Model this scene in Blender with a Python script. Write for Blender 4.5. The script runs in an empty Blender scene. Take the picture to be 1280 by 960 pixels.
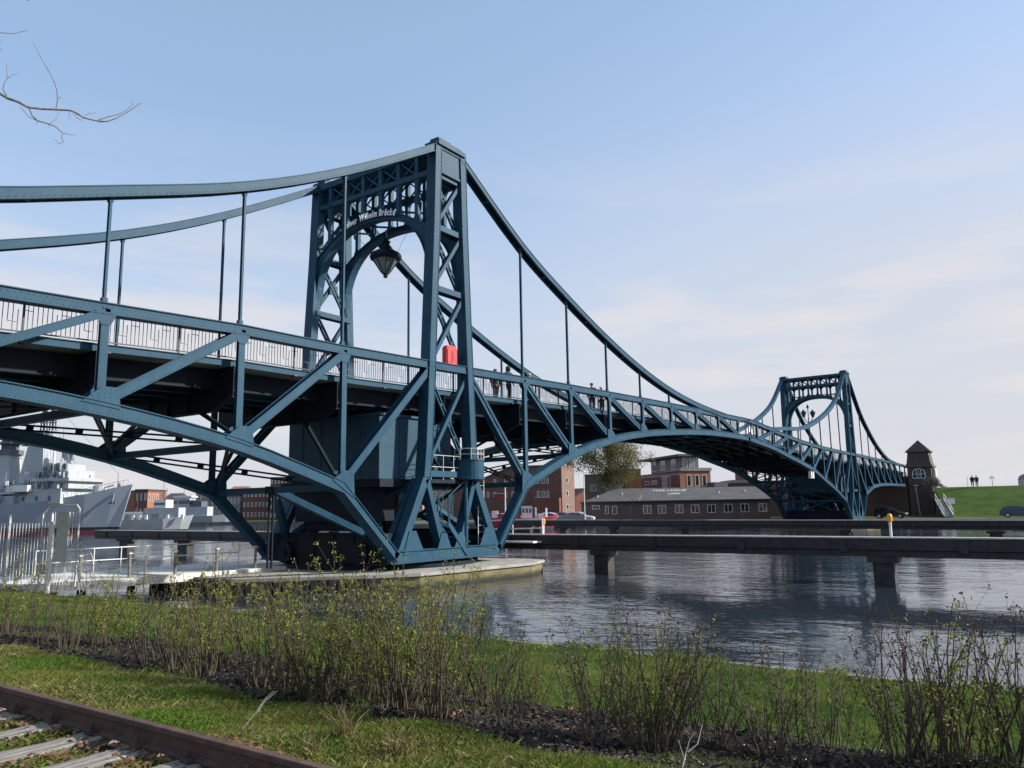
import bpy, math, random
import numpy as np
from mathutils import Vector, Matrix
random.seed(7); rng = np.random.default_rng(11)
SC = bpy.context.scene
COL = SC.collection
R = math.radians

# ------------------------------------------------------------------ camera
CAM = Vector((-26.711, -21.927, 2.944)); FOC = 982.81
YAW, PITCH, ROLL = R(34.9565), R(8.9726), R(-0.9467)
_f = Vector((math.cos(PITCH)*math.cos(YAW), math.cos(PITCH)*math.sin(YAW), math.sin(PITCH)))
_r = Vector((math.sin(YAW), -math.cos(YAW), 0)); _u = _r.cross(_f)
c_, s_ = math.cos(ROLL), math.sin(ROLL)
RX, UP = _r*c_ + _u*s_, _u*c_ - _r*s_
HD = Vector((math.cos(YAW), math.sin(YAW), 0))
cam = bpy.data.cameras.new('camera'); co = bpy.data.objects.new('camera', cam); COL.objects.link(co)
cam.sensor_width = 36; cam.lens = FOC/1280*36; cam.clip_end = 6000; cam.clip_start = 0.1
co.matrix_world = Matrix(((RX.x, UP.x, -_f.x, CAM.x), (RX.y, UP.y, -_f.y, CAM.y), (RX.z, UP.z, -_f.z, CAM.z), (0, 0, 0, 1)))
SC.camera = co

def at(u, v, D):
    """survey point: where the sight line through photo pixel (u, v) is D metres out along the camera heading"""
    d = RX*((u-640)/FOC) - UP*((v-480)/FOC) + _f
    return CAM + d*(D/d.dot(HD))

# ------------------------------------------------------------------ materials
def new_mat(name):
    m = bpy.data.materials.new(name); m.use_nodes = True
    nt = m.node_tree; b = nt.nodes['Principled BSDF']
    return m, nt, b
def N(nt, t, **kw):
    n = nt.nodes.new(t)
    for k, v in kw.items():
        if hasattr(n, k): setattr(n, k, v)
        else: n.inputs[k].default_value = v
    return n
def L(nt, a, b): nt.links.new(a, b)
def rgba(c): return (c[0], c[1], c[2], 1)

def mat(name, col, rough=.6, col2=None, scale=3.0, bump=0.0, bscale=None, metal=0.0, detail=6, lo=.38, hi=.65, spec=.5, streak=None):
    m, nt, b = new_mat(name)
    b.inputs['Roughness'].default_value = rough; b.inputs['Metallic'].default_value = metal
    b.inputs['Specular IOR Level'].default_value = spec
    b.inputs['Base Color'].default_value = rgba(col)
    tc = N(nt, 'ShaderNodeTexCoord')
    vec = tc.outputs['Object']
    if streak:
        mp = N(nt, 'ShaderNodeMapping'); mp.inputs['Scale'].default_value = streak; L(nt, vec, mp.inputs['Vector']); vec = mp.outputs['Vector']
    if col2 is not None:
        n = N(nt, 'ShaderNodeTexNoise'); n.inputs['Scale'].default_value = scale; n.inputs['Detail'].default_value = detail
        n.inputs['Roughness'].default_value = .65
        L(nt, vec, n.inputs['Vector'])
        r = N(nt, 'ShaderNodeValToRGB'); r.color_ramp.elements[0].position = lo; r.color_ramp.elements[1].position = hi
        r.color_ramp.elements[0].color = rgba(col); r.color_ramp.elements[1].color = rgba(col2)
        L(nt, n.outputs['Fac'], r.inputs['Fac']); L(nt, r.outputs['Color'], b.inputs['Base Color'])
    if bump:
        n2 = N(nt, 'ShaderNodeTexNoise'); n2.inputs['Scale'].default_value = bscale or scale*4; n2.inputs['Detail'].default_value = 5
        L(nt, vec, n2.inputs['Vector'])
        bp = N(nt, 'ShaderNodeBump'); bp.inputs['Strength'].default_value = bump; bp.inputs['Distance'].default_value = .02
        L(nt, n2.outputs['Fac'], bp.inputs['Height']); L(nt, bp.outputs['Normal'], b.inputs['Normal'])
    return m

def brick_mat(name, c1, c2, mortar, scale=4.0, rough=.85):
    m, nt, b = new_mat(name)
    tc = N(nt, 'ShaderNodeTexCoord'); geo = N(nt, 'ShaderNodeNewGeometry')
    # walls stand upright: run the courses along whichever horizontal axis the wall follows
    sp = N(nt, 'ShaderNodeSeparateXYZ'); L(nt, tc.outputs['Object'], sp.inputs[0])
    ad = N(nt, 'ShaderNodeMath', operation='ADD'); L(nt, sp.outputs[0], ad.inputs[0]); L(nt, sp.outputs[1], ad.inputs[1])
    cb = N(nt, 'ShaderNodeCombineXYZ'); L(nt, ad.outputs[0], cb.inputs[0]); L(nt, sp.outputs[2], cb.inputs[1])
    bt = N(nt, 'ShaderNodeTexBrick'); bt.inputs['Scale'].default_value = scale
    bt.inputs['Color1'].default_value = rgba(c1); bt.inputs['Color2'].default_value = rgba(c2); bt.inputs['Mortar'].default_value = rgba(mortar)
    bt.inputs['Mortar Size'].default_value = .015
    L(nt, cb.outputs[0], bt.inputs['Vector'])
    n = N(nt, 'ShaderNodeTexNoise'); n.inputs['Scale'].default_value = .6; n.inputs['Detail'].default_value = 5; L(nt, tc.outputs['Object'], n.inputs['Vector'])
    mr = N(nt, 'ShaderNodeMapRange'); mr.inputs['To Min'].default_value = .72; mr.inputs['To Max'].default_value = 1.25; L(nt, n.outputs['Fac'], mr.inputs['Value'])
    mx = N(nt, 'ShaderNodeMix', data_type='RGBA', blend_type='MULTIPLY'); mx.inputs['Factor'].default_value = 1
    L(nt, bt.outputs['Color'], mx.inputs['A']); L(nt, mr.outputs[0], mx.inputs['B']); L(nt, mx.outputs['Result'], b.inputs['Base Color'])
    b.inputs['Roughness'].default_value = rough; b.inputs['Specular IOR Level'].default_value = .25
    return m

def steel_mat(name, base, weather, rough=.5):
    m, nt, b = new_mat(name)
    tc = N(nt, 'ShaderNodeTexCoord')
    n = N(nt, 'ShaderNodeTexNoise'); n.inputs['Scale'].default_value = .9; n.inputs['Detail'].default_value = 8; n.inputs['Roughness'].default_value = .7
    L(nt, tc.outputs['Object'], n.inputs['Vector'])
    r = N(nt, 'ShaderNodeValToRGB'); r.color_ramp.elements[0].position = .35; r.color_ramp.elements[1].position = .7
    r.color_ramp.elements[0].color = rgba(base); r.color_ramp.elements[1].color = rgba(weather); L(nt, n.outputs['Fac'], r.inputs['Fac'])
    n2 = N(nt, 'ShaderNodeTexNoise'); n2.inputs['Scale'].default_value = 9; n2.inputs['Detail'].default_value = 6; L(nt, tc.outputs['Object'], n2.inputs['Vector'])
    r2 = N(nt, 'ShaderNodeValToRGB'); r2.color_ramp.elements[0].position = .66; r2.color_ramp.elements[1].position = .8
    r2.color_ramp.elements[0].color = (0, 0, 0, 1); r2.color_ramp.elements[1].color = (.55, .55, .55, 1); L(nt, n2.outputs['Fac'], r2.inputs['Fac'])
    mx = N(nt, 'ShaderNodeMix', data_type='RGBA'); L(nt, r2.outputs['Color'], mx.inputs['Factor'])
    L(nt, r.outputs['Color'], mx.inputs['A']); mx.inputs['B'].default_value = (base[0]*.7+.03, base[1]*.62, base[2]*.5, 1)
    ms = N(nt, 'ShaderNodeMapping'); ms.inputs['Scale'].default_value = (3, 3, .35); L(nt, tc.outputs['Object'], ms.inputs['Vector'])
    n3 = N(nt, 'ShaderNodeTexNoise'); n3.inputs['Scale'].default_value = 1.6; n3.inputs['Detail'].default_value = 5; L(nt, ms.outputs[0], n3.inputs['Vector'])
    m3 = N(nt, 'ShaderNodeMapRange'); m3.inputs['From Min'].default_value = .3; m3.inputs['From Max'].default_value = .7; m3.inputs['To Min'].default_value = .88; m3.inputs['To Max'].default_value = 1.05; L(nt, n3.outputs['Fac'], m3.inputs['Value'])
    mm = N(nt, 'ShaderNodeMix', data_type='RGBA', blend_type='MULTIPLY'); mm.inputs['Factor'].default_value = 1; L(nt, mx.outputs['Result'], mm.inputs['A']); L(nt, m3.outputs[0], mm.inputs['B'])
    L(nt, mm.outputs['Result'], b.inputs['Base Color'])
    mr = N(nt, 'ShaderNodeMapRange'); mr.inputs['To Min'].default_value = rough-.12; mr.inputs['To Max'].default_value = rough+.18
    L(nt, n.outputs['Fac'], mr.inputs['Value']); L(nt, mr.outputs[0], b.inputs['Roughness'])
    b.inputs['Specular IOR Level'].default_value = .14
    bp = N(nt, 'ShaderNodeBump'); bp.inputs['Strength'].default_value = .12; bp.inputs['Distance'].default_value = .01
    L(nt, n2.outputs['Fac'], bp.inputs['Height']); L(nt, bp.outputs['Normal'], b.inputs['Normal'])
    return m

M = {}
M['steel'] = steel_mat('blue_green_steel_paint', (.013, .055, .096), (.028, .080, .122))
M['steel_dark'] = steel_mat('dark_steel_with_shade', (.007, .013, .021), (.012, .020, .030), .6)  # shade under the deck put into a darker steel; also plain dark parts
M['deck'] = mat('bridge_planking', (.22, .20, .18), .8, (.30, .28, .26), 2)
M['cabin'] = steel_mat('cabin_blue_grey', (.028, .068, .106), (.038, .084, .124))
M['iron'] = mat('black_iron', (.012, .016, .02), .5, (.022, .026, .03), 6, .1)
M['white'] = mat('white_paint', (.78, .78, .76), .5, (.62, .62, .6), 8, .05)
M['letter'] = mat('white_letters', (.85, .86, .86), .5)
M['letter_dull'] = mat('faded_roof_lettering', (.42, .42, .41), .7, (.55, .55, .54), 3)
M['red'] = mat('red_plastic', (.72, .02, .025), .4, (.6, .015, .02), 5)
M['redlid'] = mat('dark_red_plastic', (.34, .008, .012), .45)
M['concrete'] = mat('pale_concrete', (.24, .23, .205), .85, (.36, .345, .31), 1.5, .3, 12)
M['pier_side'] = mat('mossy_pier_stone', (.10, .09, .035), .85, (.20, .17, .085), .9, .4, 8)
def tide(m, z0, z1):
    nt = m.node_tree; b = nt.nodes['Principled BSDF']; src = b.inputs['Base Color'].links[0].from_socket; tc = N(nt, 'ShaderNodeTexCoord'); sp = N(nt, 'ShaderNodeSeparateXYZ'); L(nt, tc.outputs['Object'], sp.inputs[0])
    n = N(nt, 'ShaderNodeTexNoise'); n.inputs['Scale'].default_value = 3.5; n.inputs['Detail'].default_value = 5; L(nt, tc.outputs['Object'], n.inputs['Vector'])
    a = N(nt, 'ShaderNodeMath', operation='MULTIPLY_ADD'); a.inputs[1].default_value = .25; L(nt, n.outputs['Fac'], a.inputs[0]); L(nt, sp.outputs[2], a.inputs[2])
    mr = N(nt, 'ShaderNodeMapRange'); mr.inputs['From Min'].default_value = z0; mr.inputs['From Max'].default_value = z1; L(nt, a.outputs[0], mr.inputs['Value'])
    mx = N(nt, 'ShaderNodeMix', data_type='RGBA'); L(nt, mr.outputs[0], mx.inputs['Factor']); mx.inputs['A'].default_value = (.018, .020, .010, 1); L(nt, src, mx.inputs['B']); L(nt, mx.outputs['Result'], b.inputs['Base Color'])
tide(M['pier_side'], .18, .38)
M['timber'] = mat('dark_tarred_timber', (.016, .015, .016), .65, (.035, .033, .033), 2.5, .4, 14)
M['walk'] = mat('jetty_concrete', (.56, .55, .50), .85, (.68, .665, .62), 1.2, .2, 10)
M['glass'] = mat('window_glass', (.018, .022, .028), .08, spec=.9)
M['glass_sky'] = mat('pale_window_glass', (.10, .12, .15), .06, spec=1.0)
M['lamp_glass'] = mat('lantern_glass', (.10, .13, .155), .15, spec=.7)
M['wframe'] = mat('window_frame_white', (.75, .74, .71), .5)
M['roof_grey'] = mat('roof_felt', (.062, .064, .066), .85, (.095, .095, .095), .8, .2, 6)
M['brick_house'] = brick_mat('brown_brick', (.105, .062, .052), (.145, .085, .072), (.17, .15, .14))
M['brick_red'] = brick_mat('dark_red_brick', (.14, .042, .034), (.19, .060, .048), (.2, .15, .14))
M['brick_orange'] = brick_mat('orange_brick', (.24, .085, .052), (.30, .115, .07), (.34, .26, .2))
M['brick_ware'] = brick_mat('warehouse_brick', (.115, .050, .040), (.15, .066, .052), (.24, .19, .17))
M['brick_abut'] = brick_mat('abutment_brick', (.085, .055, .045), (.125, .080, .062), (.14, .12, .11))
M['brick_tower'] = brick_mat('tower_brick', (.075, .060, .052), (.11, .088, .076), (.18, .16, .14))
M['tile_roof'] = mat('dark_roof_tile', (.045, .032, .028), .8, (.075, .055, .046), 3, .3, 20)
M['ochre'] = mat('rusty_cladding', (.30, .13, .045), .8, (.40, .19, .075), .5, streak=(3, 3, .3))
M['render_grey'] = mat('grey_render', (.20, .19, .18), .9, (.28, .27, .25), .4)
M['render_pale'] = mat('pale_render', (.46, .45, .43), .9, (.56, .55, .53), .4)
M['cladding'] = mat('dark_blue_cladding', (.07, .08, .11), .5, (.11, .12, .15), 1)
M['crimson'] = mat('crimson_panel', (.24, .012, .03), .5, (.30, .02, .04), 1)
M['navy'] = mat('ship_grey', (.235, .275, .33), .6, (.27, .315, .37), .25, streak=(1, 1, .2))
M['navy_light'] = mat('ship_light_grey', (.32, .355, .37), .6, (.39, .42, .43), .5)
M['navy_dark'] = mat('mast_grey', (.09, .11, .13), .6)
M['boot_red'] = mat('boot_red', (.20, .035, .05), .6); M['boot_black'] = mat('boot_black', (.02, .025, .04), .6)
M['boat_red'] = mat('boat_red', (.30, .015, .04), .45, (.36, .02, .05), .6)
M['amber'] = mat('amber_lens', (.85, .36, .03), .3)
M['black'] = mat('black_rubber', (.015, .015, .016), .7)
M['stone'] = mat('edge_stone', (.20, .20, .19), .85, (.33, .33, .31), 3, .3, 20)
M['wood_pole'] = mat('weathered_pole', (.14, .13, .11), .8, (.24, .22, .19), 4, .3)
M['galv'] = mat('galvanised_wire', (.50, .51, .50), .5, (.62, .62, .60), 6)
M['gate_grey'] = mat('gate_grey', (.46, .46, .45), .6, (.56, .56, .54), 3)
M['car_blue'] = mat('car_paint_blue', (.022, .035, .085), .25, spec=.7); M['car_black'] = mat('car_paint_black', (.012, .012, .015), .25, spec=.7)
M['car_white'] = mat('car_paint_white', (.72, .73, .74), .3, spec=.6); M['car_grey'] = mat('car_paint_grey', (.22, .24, .27), .3, spec=.6)
M['skin'] = mat('skin', (.52, .31, .23), .6)
M['cl_dark'] = mat('dark_cloth', (.018, .018, .022), .85); M['cl_grey'] = mat('grey_cloth', (.34, .33, .34), .85)
M['cl_jean'] = mat('denim', (.045, .06, .10), .85); M['cl_brown'] = mat('brown_cloth', (.10, .07, .055), .85); M['cl_blue'] = mat('blue_cloth', (.035, .06, .11), .85)
M['hair'] = mat('dark_hair', (.03, .022, .018), .7); M['hair_grey'] = mat('grey_hair', (.42, .40, .38), .7)
M['bark'] = mat('grey_bark', (.13, .115, .10), .85, (.21, .19, .165), 6, .5, 30)
M['bark_dark'] = mat('dark_twig', (.055, .044, .036), .85, (.10, .08, .06), 5)
M['stem'] = mat('shrub_stem', (.055, .043, .026), .8, (.115, .092, .05), 3, streak=(1, 1, .5))
M['stem_dark'] = mat('shrub_stem_dark', (.035, .024, .02), .8, (.08, .06, .04), 3)
M['rust'] = mat('rusty_rail', (.060, .032, .024), .8, (.105, .058, .042), 5, .4, 40)
M['sleeper'] = mat('weathered_sleeper', (.055, .047, .040), .9, (.29, .265, .23), 1.6, .8, 10, streak=(1.2, 14, 8), lo=.3, hi=.58)
M['stalk'] = mat('dry_stalk', (.62, .58, .46), .8)
M['pebble'] = mat('pale_fragments', (.5, .49, .46), .8)

def leaf_mat(name, c1, c2, trans=.35, scale=2.0):
    m, nt, b = new_mat(name)
    tc = N(nt, 'ShaderNodeTexCoord'); n = N(nt, 'ShaderNodeTexNoise'); n.inputs['Scale'].default_value = scale; n.inputs['Detail'].default_value = 4
    L(nt, tc.outputs['Object'], n.inputs['Vector'])
    r = N(nt, 'ShaderNodeValToRGB'); r.color_ramp.elements[0].position = .38; r.color_ramp.elements[1].position = .62
    r.color_ramp.elements[0].color = rgba(c1); r.color_ramp.elements[1].color = rgba(c2); L(nt, n.outputs['Fac'], r.inputs['Fac'])
    L(nt, r.outputs['Color'], b.inputs['Base Color']); b.inputs['Roughness'].default_value = .6; b.inputs['Specular IOR Level'].default_value = .25
    tr = N(nt, 'ShaderNodeBsdfTranslucent'); L(nt, r.outputs['Color'], tr.inputs['Color'])
    ms = N(nt, 'ShaderNodeMixShader'); ms.inputs[0].default_value = trans
    out = nt.nodes['Material Output']; L(nt, b.outputs[0], ms.inputs[1]); L(nt, tr.outputs[0], ms.inputs[2]); L(nt, ms.outputs[0], out.inputs['Surface'])
    return m
M['leaf'] = leaf_mat('fresh_shrub_leaf', (.15, .18, .03), (.27, .28, .055), scale=6)
M['leaf_dark'] = leaf_mat('dark_shrub_bud', (.045, .05, .022), (.07, .035, .025), .2, 6)
M['grass'] = leaf_mat('bank_grass', (.056, .115, .015), (.155, .185, .045), .35, .8)
M['grass_rough'] = leaf_mat('rough_grass', (.085, .155, .018), (.175, .185, .045), .35, .9)
M['straw'] = leaf_mat('straw_blades', (.20, .165, .07), (.26, .215, .10), .3, 3)
M['dead'] = leaf_mat('dead_leaf', (.12, .06, .028), (.21, .115, .06), .15, 8)
M['willow'] = leaf_mat('willow_leaf', (.10, .10, .03), (.17, .155, .055), .35, .5)

# ------------------------------------------------------------------ mesh builder
class MB:
    def __init__(s): s.v = []; s.f = []
    def add(s, vs, fs):
        o = len(s.v); s.v += [tuple(v) for v in vs]; s.f += [tuple(i+o for i in f) for f in fs]; return s
    def box(s, c, d, rz=0.0):
        x, y, z = d[0]/2, d[1]/2, d[2]/2; ca, sa = math.cos(rz), math.sin(rz)
        vs = [(c[0]+a*ca-b*sa, c[1]+a*sa+b*ca, c[2]+e) for e in (-z, z) for a, b in ((-x, -y), (x, -y), (x, y), (-x, y))]
        return s.add(vs, [(3, 2, 1, 0), (4, 5, 6, 7), (0, 1, 5, 4), (1, 2, 6, 5), (2, 3, 7, 6), (3, 0, 4, 7)])
    def bb(s, a, b):  # box by corners
        return s.box([(a[i]+b[i])/2 for i in range(3)], [abs(b[i]-a[i]) for i in range(3)])
    def beam(s, p, q, w, h, side=(0, 1, 0), w2=None, h2=None):
        """prism from p to q; w across `side`, h across the third axis"""
        p, q = Vector(p), Vector(q); d = (q-p).normalized(); sd = Vector(side)
        sd = (sd - d*sd.dot(d)).normalized(); t = d.cross(sd)
        w2 = w if w2 is None else w2; h2 = h if h2 is None else h2
        vs = []
        for pt, a, b in ((p, w/2, h/2), (q, w2/2, h2/2)):
            for i, j in ((-1, -1), (1, -1), (1, 1), (-1, 1)): vs.append(pt + sd*(i*a) + t*(j*b))
        return s.add(vs, [(3, 2, 1, 0), (4, 5, 6, 7), (0, 1, 5, 4), (1, 2, 6, 5), (2, 3, 7, 6), (3, 0, 4, 7)])
    def path(s, pts, w, h, side=(0, 1, 0)):
        """box section swept along a polyline with mitred joints"""
        pts = [Vector(p) for p in pts]; sd = Vector(side); n = len(pts); vs = []
        for i, p in enumerate(pts):
            d1 = (pts[i]-pts[i-1]).normalized() if i else (pts[1]-pts[0]).normalized()
            d2 = (pts[i+1]-pts[i]).normalized() if i < n-1 else d1
            d = (d1+d2).normalized(); k = 1/max(.5, d.dot(d1))
            a = (sd - d*sd.dot(d)).normalized(); t = d.cross(a)*k
            for x, y in ((-1, -1), (1, -1), (1, 1), (-1, 1)): vs.append(p + a*(x*w/2) + t*(y*h/2))
        fs = [(3, 2, 1, 0), tuple(4*(n-1)+i for i in (0, 1, 2, 3))]
        for i in range(n-1):
            o = 4*i
            for j in range(4):
                k = (j+1) % 4; fs.append((o+j, o+k, o+4+k, o+4+j))
        return s.add(vs, fs)
    def tube(s, pts, rad, n=6, cap=True):
        pts = [Vector(p) for p in pts]; m = len(pts)
        if not hasattr(rad, '__len__'): rad = [rad]*m
        vs = []; fs = []; ref = None
        for i, p in enumerate(pts):
            d = (pts[min(i+1, m-1)] - pts[max(i-1, 0)]).normalized()
            if ref is None: ref = Vector((0, 0, 1)) if abs(d.z) < .9 else Vector((1, 0, 0))
            a = (ref - d*ref.dot(d)); a = a.normalized() if a.length > 1e-6 else d.orthogonal().normalized(); ref = a
            b = d.cross(a)
            for k in range(n):
                t = 2*math.pi*k/n; vs.append(p + a*(rad[i]*math.cos(t)) + b*(rad[i]*math.sin(t)))
        for i in range(m-1):
            for k in range(n):
                k2 = (k+1) % n; fs.append((i*n+k, i*n+k2, (i+1)*n+k2, (i+1)*n+k))
        if cap: fs += [tuple(range(n-1, -1, -1)), tuple((m-1)*n+k for k in range(n))]
        return s.add(vs, fs)
    def lathe(s, c, prof, n=16):
        vs = []; fs = []; m = len(prof)
        for r, z in prof:
            for k in range(n):
                t = 2*math.pi*k/n; vs.append((c[0]+r*math.cos(t), c[1]+r*math.sin(t), c[2]+z))
        for i in range(m-1):
            for k in range(n):
                k2 = (k+1) % n; fs.append((i*n+k, i*n+k2, (i+1)*n+k2, (i+1)*n+k))
        fs += [tuple(range(n-1, -1, -1)), tuple((m-1)*n+k for k in range(n))]
        return s.add(vs, fs)
    def prism(s, poly, off, cap=True):
        """polygon (3-D points, planar) extruded by off"""
        n = len(poly); off = Vector(off); a = [Vector(p) for p in poly]
        vs = a + [p+off for p in a]
        fs = [tuple(range(n-1, -1, -1)), tuple(range(n, 2*n))] + [(i, (i+1) % n, n+(i+1) % n, n+i) for i in range(n)]
        return s.add(vs, fs)
    def quad(s, a, b, c, d): return s.add([a, b, c, d], [(0, 1, 2, 3)])
    def rivets(s, p, q, n, r, normal):
        p, q = Vector(p), Vector(q); nr = Vector(normal).normalized(); a = (q-p).normalized(); b = nr.cross(a)
        for i in range(n):
            c = p.lerp(q, (i+.5)/n)
            vs = [c + a*(r*math.cos(t)) + b*(r*math.sin(t)) for t in (0, 1.57, 3.14, 4.71)] + [c + nr*(r*.75)]
            s.add(vs, [(0, 1, 4), (1, 2, 4), (2, 3, 4), (3, 0, 4)])
        return s
    def build(s, name, m, parent=None, smooth=False, fix=True):
        me = bpy.data.meshes.new(name)
        me.from_pydata(s.v, [], s.f); me.materials.append(M[m] if isinstance(m, str) else m)
        if fix and len(s.f) < 20000:
            import bmesh
            bm = bmesh.new(); bm.from_mesh(me); bmesh.ops.recalc_face_normals(bm, faces=bm.faces); bm.to_mesh(me); bm.free()
        if smooth:
            me.shade_smooth()
        o = bpy.data.objects.new(name, me); COL.objects.link(o)
        if parent: o.parent = parent
        return o
def tag(o, label=None, cat=None, group=None, kind=None):
    if label: o['label'] = label
    if cat: o['category'] = cat
    if group: o['group'] = group
    if kind: o['kind'] = kind
    return o
def thing(name, loc, label, cat, group=None, rz=0.0):
    o = bpy.data.objects.new(name, None); o.empty_display_size = .3; COL.objects.link(o)
    o.location = loc; o.rotation_euler = (0, 0, rz)
    return tag(o, label, cat, group)
def copy_tree(o, parent=None):
    c = o.copy(); COL.objects.link(c); c.parent = parent
    for ch in list(o.children): copy_tree(ch, c)
    return c
def fast_mesh(name, verts, tris, m, parent=None):
    me = bpy.data.meshes.new(name); nv, nf = len(verts), len(tris); k = tris.shape[1]
    me.vertices.add(nv); me.vertices.foreach_set('co', np.asarray(verts, dtype=np.float32).ravel())
    me.loops.add(nf*k); me.loops.foreach_set('vertex_index', np.asarray(tris, dtype=np.int32).ravel())
    me.polygons.add(nf); me.polygons.foreach_set('loop_start', np.arange(0, nf*k, k, dtype=np.int32))
    me.update(calc_edges=True); me.materials.append(M[m])
    o = bpy.data.objects.new(name, me); COL.objects.link(o)
    if parent: o.parent = parent
    return o

# ------------------------------------------------------------------ the swing bridge (two halves)
ZB = .72                      # top of the roller path, base of each half
YT = 3.90                     # truss planes, from the bridge axis
def interp(pts, x):
    pts = sorted(pts)
    if x <= pts[0][0]: return pts[0][1]
    for (a, b), (c, d) in zip(pts, pts[1:]):
        if x <= c: return b + (d-b)*(x-a)/(c-a)
    return pts[-1][1]
RS = [5.90+4.523*k for k in range(8)]
LS = [-(6.32+4.56*k) for k in range(8)]
NEAR = dict(
    TR=[9.34, 9.48, 9.59, 9.70, 9.80, 9.88, 9.95, 10.02], TL=[8.99, 8.96, 8.77, 8.60, 8.45, 8.32, 8.2, 8.1], TT=9.16, TE=10.05,
    BR=[4.11, 5.76, 6.85, 7.54, 7.95, 8.27, 8.45, 8.52], BL=[3.81, 5.13, 5.90, 6.28, 6.35, 6.3, 6.2, 6.1], BE=8.5,
    CR=[16.42, 14.56, 13.0, 11.75, 10.85, 10.32], CL=[16.2, 14.0, 12.3, 10.75, 9.65])
FAR = dict(
    TR=[8.98, 9.0, 9.02, 9.10, 9.22, 9.45, 9.7, 10.0], TL=[9.0, 8.97, 8.96, 8.95, 8.93, 8.9, 8.86, 8.8], TT=9.0, TE=10.05,
    BR=[3.2, 4.45, 5.44, 6.41, 7.02, 7.52, 8.04, 8.36], BL=[4.1, 5.0, 5.35, 5.5, 5.56, 5.58, 5.6, 5.6], BE=8.5,
    CR=[15.7, 13.7, 12.3, 11.2, 10.5, 10.2], CL=[15.2, 13.0, 11.3, 10.1, 9.3])

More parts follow.
